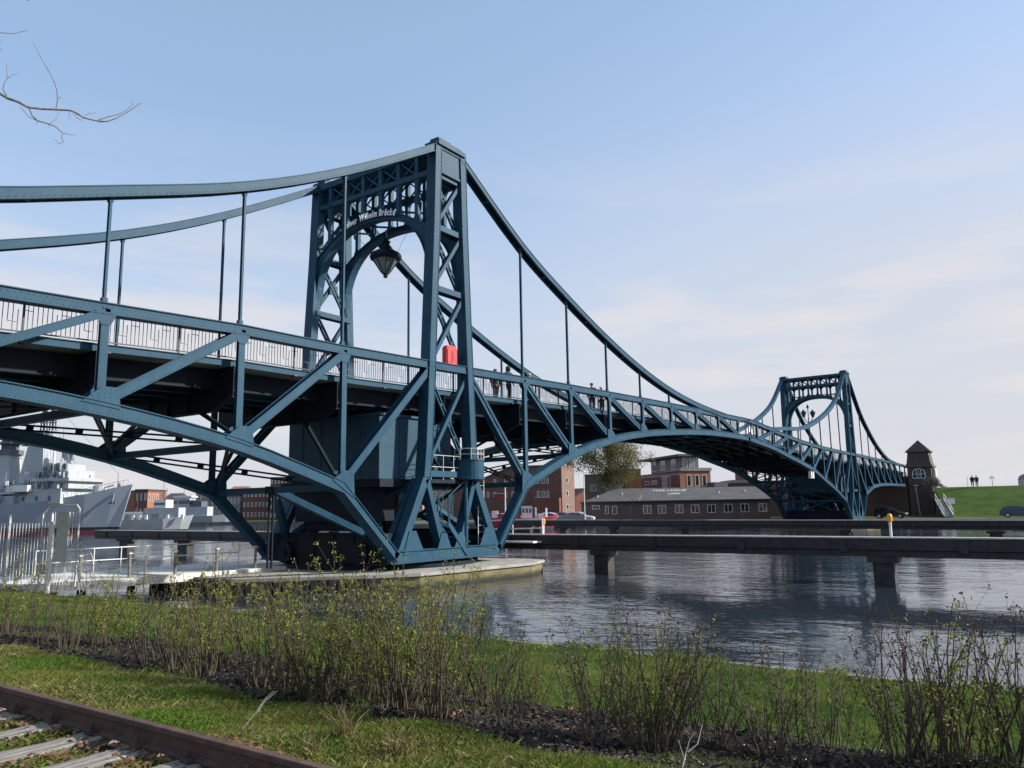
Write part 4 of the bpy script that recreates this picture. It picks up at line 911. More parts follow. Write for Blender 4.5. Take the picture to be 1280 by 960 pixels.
for px in (609, 618, 632, 641, 673, 679, 685):
    a = (px-600)*170/983
    for z in (4.6, 7.3):
        if not (px < 615 and z > 7): W.win(a, z, .55 if px != 679 else .7, 1.15, 0)
for px0, px1, z0, z1 in ((619, 632, 4.1, 5.3), (672, 688, 1.2, 4.3)): 
    a, c = (px0-600)*170/983, (px1-600)*170/983; MB().prism([W.P(a, -.02, z0), W.P(c, -.02, z0), W.P(c, -.02, z1), W.P(a, -.02, z1)], W.n*.12).build('gate', 'crimson', W.root); MB().prism([W.P(a-.3, -.02, z1+.02), W.P(c+.3, -.02, z1+.02), W.P(c+.3, -.02, z1+.16), W.P(a-.3, -.02, z1+.16)], W.n*.4).build('canopy', 'render_pale', W.root)
W.wall(ln-6, ln-.2, -2.5, -.05, 0, 4.2, 'brick_red', 'annex')
MB().box(W.P(ln+1, 6, 6.9), (1.0, 1.0, 13.8)).build('chimney', 'brick_ware', W.root)
bn = Block('barn', g_at(719.5, 176), g_at(735, 178), 8, 'small dark brick barn with a sloping roof between warehouse and house', 'barn'); 
mb = MB(); mb.prism([bn.P(0, 0, 0), bn.P(bn.len, 0, 0), bn.P(bn.len, 0, 6.2), bn.P(0, 0, 4.4)], -bn.n*8); mb.build('wall', 'brick_red', bn.root); mb = MB(); mb.prism([bn.P(-.2, -.2, 4.4), bn.P(bn.len+.1, -.2, 6.25), bn.P(bn.len+.1, -.2, 6.45), bn.P(-.2, -.2, 4.6)], -bn.n*8.4); mb.build('roof', 'tile_roof', bn.root)

# far left buildings across the basin
def simple_building(u0, u1, D, vt, label, m, roofm='tile_roof', gable=0, rows=2, cols=6, nm='brick_building', D2=None, flat=False, wallz=None):
    A, B = g_at(u0, D), g_at(u1, D2 or D); zt = at((u0+u1)/2, vt, D).z - .7
    b = Block(nm, A, B, 14, label, 'building'); wz = zt-gable
    b.wall(0, b.len, 0, 14, 0, wz, m)
    if gable: b.roof(-.4, b.len+.4, -.4, 14.4, wz, zt, roofm)
    else: b.wall(-.2, b.len+.2, -.2, 14.2, wz, wz+.4, roofm, 'roof')
    for r in range(rows):
        for c in range(cols):
            w = b.len/cols; b.win(w*(c+.3), (r+.35)*wz/rows, w*.38, wz/rows*.45, 0, fr=.1)
    return b
simple_building(168, 183, 262, 613, 'brick building across the basin, shaded dark left wing', 'brick_ware', gable=0, rows=2, cols=3)  # this wing's shade is put into its darker brick
simple_building(183.4, 198, 262, 614, 'orange brick building across the basin beside the darker wing', 'brick_orange', rows=2, cols=3, D2=268)
simple_building(203, 216.5, 275, 616, 'small orange gabled brick house across the basin', 'brick_orange', gable=2.2, rows=2, cols=3)
simple_building(244, 262, 240, 614, 'narrow grey block across the basin left of the pale hall', 'render_grey', rows=3, cols=4, nm='grey_building')
simple_building(262.5, 300, 238, 620, 'long pale grey hall across the basin behind the near bridge corner', 'render_grey', rows=2, cols=8, nm='grey_building')
simple_building(283, 300, 246, 607, 'brick building with a red roof across the basin', 'brick_red', 'brick_orange', gable=2, rows=3, cols=4)
simple_building(303, 336, 232, 613, 'brown brick factory seen under the bridge beside the pale hall', 'brick_ware', rows=3, cols=7)
simple_building(337, 362, 228, 598, 'tall dark brick building seen between bridge chord and machine cabin', 'brick_abut', rows=5, cols=6)
simple_building(363, 440, 225, 605, 'long brown brick building seen under the machine cabin', 'brick_ware', rows=3, cols=12)
simple_building(470, 528, 215, 592, 'pinkish brick building seen behind the tower base', 'brick_pinkish', rows=4, cols=8)
simple_building(530, 603, 220, 612, 'pale grey quay building seen between the tower legs', 'render_grey', rows=3, cols=8, nm='grey_building')

# gatehouse at the far end of the bridge, with abutment wall and stair
gx0, gx1, gy0, gy1 = 119.7, 123.4, -3.6, -.05
t = thing('gatehouse', (121.5, -1.8, .5), 'small brown brick gatehouse with a pyramid roof and arched window at the bridge end', 'gatehouse')
def G(x, y, z): return (x-121.5, y+1.8, z-.5)
mb = MB(); mb.bb(G(gx0, gy0, .5), G(gx1, gy1, 9.0)); mb.build('wall', 'brick_tower', t)
mb = MB()   # flared mansard below, pyramid above
def ring(e, z): return [G(gx0-e, gy0-e, z), G(gx1+e, gy0-e, z), G(gx1+e, gy1+e, z), G(gx0-e, gy1+e, z)]
rs = [ring(.35, 8.55), ring(.35, 8.65), ring(.0, 9.3), ring(-.22, 11.0), ring(.1, 11.1), ring(.1, 11.2)]
v = [p for r_ in rs for p in r_] + [G(121.55, -1.8, 13.2)]; f_ = [(4*i+j, 4*i+(j+1) % 4, 4*i+4+(j+1) % 4, 4*i+4+j) for i in range(5) for j in range(4)] + [(20+j, 20+(j+1) % 4, 24) for j in range(4)] + [(3, 2, 1, 0)]
mb.add(v, f_); mb.build('roof', 'tile_roof', t)
# arched window on the face towards the bridge span (-x)
xw = gx0-.03; yc = -1.75; mb = MB(); arc = [(yc+.95*math.cos(a), 8.0-.55+.95*math.sin(a)*.95) for a in np.linspace(0, math.pi, 13)]
outl = [(yc+.95, 6.75)] + arc + [(yc-.95, 6.75)]
mb.prism([G(xw, y, z) for y, z in outl], (-.02, 0, 0)); w = mb.build('window', 'glass', t)
mb = MB(); ol = [G(xw-.03, y, z) for y, z in outl+[outl[0]]]
for p, q in zip(ol, ol[1:]): mb.beam(p, q, .06, .12, side=(1, 0, 0))
for yy in (-.32, .32, 0): mb.beam(G(xw-.03, yc+yy, 6.75), G(xw-.03, yc+yy, 8.3 if yy else 8.35), .06, .09 if yy else .05, side=(1, 0, 0))
mb.beam(G(xw-.03, yc+.95, 7.45), G(xw-.03, yc-.95, 7.45), .06, .08, side=(1, 0, 0)); mb.build('frame', 'wframe', w)
mb = MB(); arc2 = [G(gx0-.06, yc+1.15*math.cos(a), 7.45+1.2*math.sin(a)) for a in np.linspace(0, math.pi, 13)]
for p, q in zip(arc2, arc2[1:]): mb.beam(p, q, .1, .2, side=(1, 0, 0))
mb.build('window_arch', 'brick_abut', t)
mb = MB(); mb.bb(G(gx0-.04, -3.0, .6), G(gx0-.01, -1.0, 5.4)); mb.build('recess', 'brick_abut', t)
mb = MB(); mb.bb(G(gx0+1.0, gy0-.5, .5), G(gx0+2.6, gy0-.02, 8.3)); mb.build('stair_turret', 'render_pale', t)
mb = MB(); mb.bb(G(gx0-.05, gy0-.05, 5.4), G(gx1+.05, gy1+.05, 5.6)); mb.build('string_course', 'tile_roof', t)
ab = thing('bridge_abutment', (120, 4.1, .5), 'dark brick abutment wall under the far end of the bridge', 'abutment')
mb = MB(); mb.bb((-.2, -3.9, 0), (6, 30, 6.4)); mb.build('wall', 'brick_abut', ab); mb = MB(); mb.bb((-.35, -4.0, 6.4), (6, 30.1, 6.7)); mb.build('coping', 'stone', ab)
t = thing('lamp_pole', (118.2, -1.6, .7), 'pale slanting pole standing in front of the gatehouse wall', 'pole'); MB().tube([(0, 0, 0), (.0, .35, 4.8)], .07, 8).build('mast', 'galv', t); MB().box((0, .3, 4.85), (.3, .6, .12)).build('lamp_head', 'white', t)
# stairway up the dike
t = thing('stairway', (95.2, -8.3, .7), 'grey concrete stairway with handrails climbing from the road to the gatehouse', 'stairs')
p0, p1 = Vector((0, 0, .1)), Vector((8.0, 1.9, 2.3)); mb = MB(); n = 22; sd = Vector((-(p1-p0).y, (p1-p0).x, 0)).normalized()
for i in range(n): c = p0.lerp(p1, (i+.5)/n); mb.box((c.x, c.y, c.z/1.0), (.5, 1.0, .2), math.atan2(p1.y-p0.y, p1.x-p0.x))
mb.build('step', 'concrete', t); mb = MB()
for o in (-.55, .55):
    mb.tube([p0+sd*o+Vector((0, 0, 1)), p1+sd*o+Vector((0, 0, 1))], .05, 6); mb.beam(p0+sd*o+Vector((0, 0, .1)), p1+sd*o+Vector((0, 0, .1)), .12, .35, side=sd)
    for i in range(8): c = p0.lerp(p1, i/7)+sd*o; mb.tube([c, c+Vector((0, 0, 1))], .035, 5)
mb.build('handrail', 'gate_grey', t)
t = thing('notice_board', (at(1189, 640, 112).x, at(1189, 640, 112).y, 1.2), 'small plain white notice board at the foot of the dike stairway', 'board'); MB().box((0, 0, 1.75), (.06, 1.1, .8)).build('panel', 'white', t); MB().box((.08, 0, .7), (.08, .08, 1.4)).build('post', 'galv', t)

# ------------------------------------------------------------------ ships
def ship_frame(origin, ang, label, name, cat, group=None): return thing(name, origin, label, cat, group, ang)
def hull(L0, stations, name, m, root, zlo, zhi=None):
    """stations: x, half-beam deck, half-beam waterline, deck z; closed shell between zlo and the deck (or zhi)"""
    mb = MB(); v = []; f = []
    for x, bd, bw, zd, xs in stations:
        top = zd if zhi is None else min(zd, zhi); fr = (top)/(zd) if zd else 1
        bt = bw + (bd-bw)*fr; xb = x - xs; xt = xb + xs*fr; lo = zlo/zd; bl = bw + (bd-bw)*lo; xl = xb + xs*lo
        v += [(xl, -bl, zlo), (xt, -bt, top), (xt, bt, top), (xl, bl, zlo)]
    n = len(stations)
    for i in range(n-1):
        for j in range(4): k = (j+1) % 4; f.append((4*i+j, 4*i+4+j, 4*i+4+k, 4*i+k))
    f += [(0, 1, 2, 3), (4*n-1, 4*n-2, 4*n-3, 4*n-4)]; mb.add(v, f); return mb.build(name, m, root)
stem = at(152, 660, 134); ang = math.atan2(RX.y, RX.x) - R(9)
d = ship_frame((stem.x, stem.y, 0), ang, 'big grey warship with a dark red waterline moored across the basin', 'warship', 'warship')
st = [(-70, 6, 5.6, 3.6, 0), (-40, 7, 6.6, 3.8, 0), (-22, 6.6, 6, 4.4, .1), (-12, 5.2, 4.2, 5.2, .3), (-5, 3.0, 1.8, 6.4, .9), (-1, 1.3, .5, 7.4, 1.5), (1.6, .12, .04, 8.0, 2.2)]
st = [(x, bd, bw, z, xs) for x, bd, bw, z, xs in st]
hull(0, st, 'hull', 'navy', d, .95); hull(0, st, 'bootline', 'boot_black', d, .45, .94); hull(0, st, 'boottop', 'boot_red', d, -.6, .44)
def db(a, b, m='navy_light', nm='superstructure'): return MB().bb(a, b).build(nm, m, d)
db((-16, -4.6, 4.9), (-8.2, 4.6, 7.4)); db((-14.2, -4.2, 7.4), (-7.2, 4.2, 9.2)); db((-13, -3.4, 9.2), (-8.2, 3.4, 10.5)); db((-12.0, -2.6, 10.5), (-9.4, 2.6, 11.6))
o = db((-14.3, -4.24, 8.2), (-7.16, 4.24, 8.65), 'glass', 'bridge_window')
mb = MB(); [mb.bb((-14.2+k*.55, -4.27, 8.15), (-14.1+k*.55, 4.27, 8.7)) for k in range(13)]; mb.build('mullion', 'navy_light', o)
db((-34, -5.6, 4.0), (-16, 5.6, 6.3), 'navy'); db((-30, -4.6, 6.3), (-14.4, 4.6, 7.6), 'navy_light'); db((-16, -5.9, 6.6), (-26, 5.9, 6.9), 'navy_light', 'deck_edge')
mb = MB(); mb.prism([(-19.2, -1.6, 7.5), (-14.2, -1.6, 7.5), (-14.8, -1.3, 15.5), (-17.6, -1.3, 15.5)], (0, 3.0, 0)); mb.build('mast_tower', 'navy_light', d)
mb = MB(); mb.prism([(-17.6, -1.2, 15.52), (-14.9, -1.2, 15.52), (-15.2, -1, 17.6), (-17.2, -1, 17.6)], (0, 2.2, 0)); mb.bb((-19.6, -.6, 15.0), (-17.7, .6, 15.25)); mb.lathe((-18.6, 0, 15.25), [(.6, 0), (.8, .4), (.5, .95)], 10); mb.build('mast_head', 'navy_dark', d)
mb = MB()
for x_, w_ in ((-16.0, 1.0), (-14.3, .9)):
    for o in (-.35, .35): mb.tube([(x_+o, -.35, 17.6), (x_+o*.4, 0, 24.5)], .12, 5); mb.tube([(x_+o, .35, 17.6), (x_+o*.4, 0, 24.5)], .12, 5)
    for z in np.arange(18.2, 24, 1.1): mb.box((x_, 0, z), (w_, .8, .1))
for z, w_ in ((16.3, 5.5), (17.4, 3), (19.0, 3.6), (21.5, 5.0), (23.3, 4)): mb.box((-15.2, 0, z), (.15, w_, .12)); mb.box((-15.2, 0, z), (w_*.9, .15, .12))
for k in range(12): mb.tube([(-19+.8*k, .4*(-1)**k, 9.2), (-19+.8*k, .4*(-1)**k, 12+2.0*((k*7) % 4))], .05, 4)
mb.build('lattice_mast', 'navy_dark', d)
mb = MB(); mb.tube([(-10.9, -.25, 13.4), (-10.8, .4, 13.5)], 1.25, 20); mb.build('radar_dish', 'navy_light', d); MB().tube([(-10.9, 0, 11.6), (-10.9, .6, 13.4)], .3, 8).build('radar_mount', 'navy_dark', d)
mb = MB(); mb.tube([(-9.4, -1.2, 11.6), (-10.3, -.8, 13.3)], .1, 5); mb.lathe((-11.6, -2.2, 10.5), [(.5, 0), (.6, .5), (.3, 1.0)], 10); mb.lathe((-8.6, 2.2, 9.2), [(.4, 0), (.5, .5), (.2, .9)], 10); mb.build('director', 'navy_dark', d)
mb = MB(); mb.prism([(-24.6, -1.5, 6.3), (-20.4, -1.5, 6.3), (-21.3, -1.3, 13.5), (-23.8, -1.3, 13.5)], (0, 2.8, 0)); mb.build('funnel', 'navy_light', d); mb = MB(); mb.bb((-24.2, -1.6, 13.5), (-20.9, 1.6, 14.4)); mb.bb((-23.2, -1, 14.4), (-21.4, 1, 17.2)); mb.bb((-24.6, -1.9, 15.4), (-20.6, 1.9, 15.7)); mb.build('funnel_cap', 'navy_dark', d)
mb = MB(); mb.lathe((-4.6, 0, 6.4), [(1.1, 0), (1.1, .5), (1.0, 1.4), (.5, 1.7)], 12); mb.tube([(-4.2, 0, 7.4), (-1.9, 0, 7.9)], .12, 6); mb.build('gun_turret', 'navy_light', d)
mb = MB(); mb.lathe((-.9, 0, 7.3), [(.25, 0), (.3, .6), (.12, 1.0)], 8); mb.tube([(-1.2, 0, 7.3), (-1.2, 0, 9.8)], .05, 5)
for k in range(14): x_ = -7.6+k*.66; zz = interp([(x, z) for x, _, _, z, _ in st], x_); bb_ = interp([(x, b_) for x, b_, _, _, _ in st], x_); mb.tube([(x_, -bb_, zz), (x_, -bb_, zz+.9)], .03, 4)
mb.tube([(-7.6+k*.66, -interp([(x, b_) for x, b_, _, _, _ in st], -7.6+k*.66), interp([(x, z) for x, _, _, z, _ in st], -7.6+k*.66)+.9) for k in range(14)], .03, 4); mb.build('deck_rail', 'navy_dark', d)
mb = MB(); mb.bb((-17.5, -5.7, 6.95), (-13.5, -4.7, 8.0)); mb.tube([(-22, -6.6, 6.0), (-18, -6.6, 6.0)], .55, 10); mb.build('ship_boat', 'white', d)
mb = MB(); [mb.tube([(-60+k*2.2, -6.3, 2.7), (-60+k*2.2, -7.3, 2.7)], .16, 6) for k in range(20)]; mb.build('porthole', 'boot_black', d)
# anchor
mb = MB(); mb.tube([(-1.0, -1.2, 6.3), (-.9, -1.6, 4.9)], .18, 6); mb.beam((-1.5, -1.55, 4.9), (-.4, -1.45, 5.0), .25, .3); mb.build('anchor', 'navy_dark', d)

rs_ = random.Random(3); 
for nm_, m_, n_ in (('deck_fitting', 'navy_light', 46), ('deck_gear', 'navy_dark', 30), ('locker', 'navy', 30)):
    for k in range(n_):
        mb = MB(); lv = rs_.choice([(-15.8, -8.4, 4.6, 7.4), (-14.0, -7.4, 4.2, 9.2), (-12.8, -8.4, 3.4, 10.5), (-30, -16, 5.4, 6.3), (-29, -15, 4.5, 7.6)]); x_ = rs_.uniform(lv[0], lv[1]); yy_ = -lv[2]*rs_.uniform(.75, 1.02); h_ = rs_.uniform(.3, 1.3); w_ = rs_.uniform(.15, .9)
        mb.box((x_, yy_, lv[3]+h_/2), (w_, rs_.uniform(.2, .8), h_))
        if k % 3 == 0: mb.tube([(x_, yy_, lv[3]), (x_+.1, yy_, lv[3]+rs_.uniform(1, 3.2))], .05, 4)
        mb.build(nm_, m_, d)
mb = MB()
for x0_, x1_, yy_, z_ in ((-16, -8.2, -4.6, 7.4), (-14.2, -7.2, -4.2, 9.2), (-13, -8.2, -3.4, 10.5), (-34, -16, -5.6, 6.3), (-26, -16, -5.9, 6.9)):
    for k in range(int((x1_-x0_)/.8)+1): mb.tube([(x0_+.8*k, yy_, z_), (x0_+.8*k, yy_, z_+.95)], .025, 4)
    for q_ in (.5, .95): mb.tube([(x0_, yy_, z_+q_), (x1_, yy_, z_+q_)], .025, 4)
for a_, b_ in (((-15, 0, 23), (-1.2, 0, 9.8)), ((-15, 0, 21), (-22.5, 0, 15.5)), ((-14.4, 0, 19), (-9.4, 0, 11.6))): mb.tube([a_, b_], .03, 4)
mb.build('rigging', 'navy_dark', d)
mb = MB(); [mb.box((x_, -4.63, z_), (.5, .04, .75)) for x_ in (-15, -12.6, -10.2) for z_ in (5.8,)]; [mb.box((x_, -5.63, 5.2), (.6, .04, 1.2)) for x_ in (-31, -27, -23, -19)]; mb.build('hatch', 'navy_dark', d)
# pale vessels behind the bow
def vessel(u0, u1, D, label, zd, name, m='navy_light', tilt=0):
    p0, p1 = at(u0, 655, D), at(u1, 655, D); a = math.atan2(p1.y-p0.y, p1.x-p0.x); Ln = (Vector((p1.x-p0.x, p1.y-p0.y))).length
    s = thing(name, (p0.x, p0.y, 0), label, 'ship', None, a)
    stt = [(0, 2.2, 2.0, zd, 0), (Ln*.3, 2.6, 2.4, zd, 0), (Ln*.7, 2.4, 2.0, zd*1.05, .1), (Ln*.9, 1.3, .8, zd*1.2, .5), (Ln, .15, .1, zd*1.35, 1.0)]
    hull(0, stt, 'hull', m, s, .25); hull(0, stt, 'bootline', 'boot_black', s, -.5, .24); return s, Ln
s1, L1 = vessel(140, 241, 141, 'pale grey patrol vessel moored just beyond the warship bow', 2.0, 'patrol_vessel')
for a, b, z0, z1, m in ((.1, .42, 2.0, 3.4, 'white'), (.2, .62, 2.0, 3.0, 'navy_light'), (.45, .86, 2.0, 4.0, 'navy_light'), (.55, .7, 4.0, 5.4, 'white'), (.02, .1, 2.0, 2.9, 'white')): MB().bb((L1*a, -1.5, z0), (L1*b, 1.5, z1)).build('deckhouse', m, s1)
mb = MB(); mb.bb((L1*.56, -1.54, 4.5), (L1*.69, 1.54, 4.9)); mb.build('window', 'glass', s1)
mb = MB(); [mb.tube([(L1*x_, 0, z0), (L1*x_, 0, z1)], .05, 5) for x_, z0, z1 in ((.16, 3.4, 7.2), (.3, 3, 5.4), (.62, 5.4, 9.0), (.66, 5.4, 7.4), (.8, 4, 6.6))]; mb.bb((L1*.12, -.1, 6.3), (L1*.2, .1, 7.0)); mb.bb((L1*.6, -.9, 7.0), (L1*.64, .9, 7.1)); mb.build('mast', 'navy_dark', s1)
mb = MB(); [mb.bb((L1*x_, -1.9, 2.0), (L1*(x_+.03), -1.6, 2.8)) for x_ in (.3, .38, .46, .72, .9)]; mb.build('deck_gear', 'white', s1)
s2, L2 = vessel(217, 292, 205, 'grey workboat with a white-roofed wheelhouse tied up by the grassy spit', 2.2, 'workboat', 'navy')
for a, b, z0, z1, m in ((.05, .3, 2.2, 7.0, 'navy_light'), (.02, .33, 7.0, 7.4, 'white'), (.3, .6, 2.2, 4.6, 'navy_light'), (.36, .5, 4.6, 6.0, 'navy_dark')): MB().bb((L2*a, -2, z0), (L2*b, 2, z1)).build('deckhouse', m, s2)
mb = MB(); mb.bb((L2*.04, -2.05, 5.4), (L2*.31, 2.05, 6.3)); mb.build('window', 'glass', s2)
mb = MB(); [mb.tube([(L2*x_, 0, 4), (L2*x_, 0, z1)], .07, 5) for x_, z1 in ((.15, 9.5), (.43, 11.0), (.7, 8))]; mb.build('mast', 'navy_dark', s2)
# red boat by the quay
p0, p1 = at(604, 650, 108), at(697, 650, 108); a = math.atan2(p1.y-p0.y, p1.x-p0.x); LB = Vector((p1.x-p0.x, p1.y-p0.y)).length
rb = thing('cargo_boat', (p0.x, p0.y, 0), 'dark red boat with white side lettering and a white wheelhouse, moored at the quay', 'boat', None, a)
stt = [(0, 1.9, 1.7, 1.75, 0), (LB*.25, 2.3, 2.1, 1.6, 0), (LB*.75, 2.3, 2.1, 1.6, 0), (LB*.93, 1.4, 1.0, 1.8, .3), (LB, .15, .1, 2.1, .6)]
hull(0, stt, 'hull', 'boat_red', rb, .35); hull(0, stt, 'bootline', 'boot_black', rb, -.5, .34)
MB().bb((LB*.52, -1.3, 1.6), (LB*.66, 1.3, 3.2)).build('wheelhouse', 'white', rb); mb = MB(); mb.bb((LB*.53, -1.34, 2.3), (LB*.555, 1.34, 2.9)); mb.bb((LB*.575, -1.34, 2.3), (LB*.60, 1.34, 2.9)); mb.bb((LB*.62, -1.34, 2.3), (LB*.645, 1.34, 2.9)); mb.build('window', 'glass', rb)
MB().bb((LB*.74, -1.2, 1.6), (LB*.82, 1.2, 2.1)).build('hatch', 'white', rb); mb = MB(); mb.bb((LB*.70, -.9, 1.6), (LB*.72, .9, 3.0)); mb.tube([(LB*.85, 0, 1.6), (LB*.85, 0, 2.9)], .12, 6); mb.tube([(LB*.3, 0, 1.6), (LB*.3, 0, 6)], .08, 6); mb.bb((LB*.12, -1.2, 1.7), (LB*.2, 1.2, 2.6)); mb.build('deck_gear', 'white', rb)
MB().bb((LB*.2, -1.5, 1.6), (LB*.5, 1.5, 2.2)).build('hold_cover', 'boot_red', rb)
for s_, x_ in (('STIL', .24), ('ETTO', .44)): place_text(s_, .95, Vector((LB*x_, -2.31, .62)), Vector((1, 0, 0)), Vector((0, 0, 1)), 'side_lettering', 'letter', rb)
# grey landing pontoon beside it
t = thing('pontoon', (at(699, 650, 110).x, at(699, 650, 110).y, 0), 'grey planked quay fence beside the bow of the red boat', 'fence', None, a)
mb = MB()
for k in range(5): mb.box((1.6, 0, .95+k*.22), (3.6, .06, .17))
mb.build('plank', 'render_grey', t); mb = MB(); [mb.box((x_, .08, .9), (.1, .1, 2.3)) for x_ in (0, 1.2, 2.4, 3.4)]; mb.build('post', 'render_grey', t)

# ------------------------------------------------------------------ cars and people
def car(name, loc, rz, paint, label, group=None, Lc=4.2):
    t = thing(name, loc, label, 'car', group, rz); k = Lc/4.2
    lower = [(-2.1, .30), (-2.12, .62), (-2.05, .92), (-1.2, .98), (.85, .95), (1.75, .80), (2.08, .62), (2.1, .32), (1.7, .22), (-1.7, .22)]
    cab = [(-2.0, .93), (-1.75, 1.32), (-1.2, 1.48), (-.2, 1.50), (.35, 1.40), (1.05, .96)]
    mb = MB(); mb.prism([(x*k, -.86, z) for x, z in lower], (0, 1.72, 0)); b = mb.build('body', paint, t); bv = b.modifiers.new('bevel', 'BEVEL'); bv.width = .07; bv.segments = 2
    v = [(x*k, s*(.84 if z < 1 else .66), z) for s in (-1, 1) for x, z in cab]; n = len(cab); mb = MB(); mb.add(v, [tuple(range(n)), tuple(range(2*n-1, n-1, -1))] + [(i, (i+1) % n, n+(i+1) % n, n+i) for i in range(n)])
    r = mb.build('roof', paint, t); bv = r.modifiers.new('bevel', 'BEVEL'); bv.width = .05; bv.segments = 2
    for s in (-1, 1):
        for xs in ([(-1.62, 1.0), (-1.45, 1.30), (-.62, 1.40), (-.62, 1.0)], [(-.54, 1.0), (-.54, 1.40), (.22, 1.33), (.78, 1.0)]):
            q = [Vector((x*k, s*(.845-.18*(z-.96)/.54*1.0+.012), z)) for x, z in xs]; MB().prism(q, (0, s*.01, 0)).build('window', 'glass', t)
    w = [Vector((1.08*k, -.7, .99)), Vector((1.08*k, .7, .99)), Vector((.44*k, .58, 1.40)), Vector((.44*k, -.58, 1.40))]; MB().prism(w, (.015, 0, .012)).build('windscreen', 'glass', t)
    w = [Vector((-2.0*k, -.68, 1.0)), Vector((-2.0*k, .68, 1.0)), Vector((-1.82*k, .56, 1.3)), Vector((-1.82*k, -.56, 1.3))]; MB().prism(w, (-.015, 0, .01)).build('rear_window', 'glass', t)
    for x in (-1.3, 1.32):
        for s in (-1, 1):
            o = MB().tube([(x*k, s*.70, .31), (x*k, s*.89, .31)], .31, 16).build('wheel', 'black', t); MB().tube([(x*k, s*.885, .31), (x*k, s*.90, .31)], .19, 10).build('rim', 'galv', o)
    for s in (-1, 1): MB().box((2.06*k, s*.6, .66), (.1, .36, .14)).build('headlight', 'white', t); MB().box((-2.1*k, s*.66, .78), (.06, .26, .2)).build('tail_light', 'redlid', t)
    return t
def gxy(u, v, D): p = at(u, v, D); return (p.x, p.y)
x, y = gxy(1113, 645, 110); car('parked_car', (x, y, .71), R(-90), 'car_black', 'black car parked under the far shore arm of the bridge')
x, y = gxy(1276, 645, 102); car('parked_car', (x, y, .71), R(-88), 'car_blue', 'dark blue car on the road below the dike at the right edge', Lc=4.5)
PARK = [(613, 119, 'car_blue', 'dark blue car on the quay just right of the bridge look-out'), (627, 121, 'car_white', 'white car on the quay behind the red boat stern'), (644, 120, 'car_grey', 'grey car half hidden by the slanting bridge chord on the quay'),
        (690, 119, 'car_white', 'white car parked on the quay beyond the red boat bow'), (704, 122, 'car_blue', 'dark blue car between two pale cars on the quay'), (713, 118, 'car_grey', 'silver grey car parked nearest the white lamp pole'), (726, 123, 'car_white', 'white car tucked against the end of the long low house')]
for u, D, p, lb in PARK: x, y = gxy(u, 640, D); car('parked_car', (x, y, .71), YAW+R(-90+random.uniform(-14, 14)) + (math.pi if u in (627, 713) else 0), p, lb, 'cars parked on the quay')

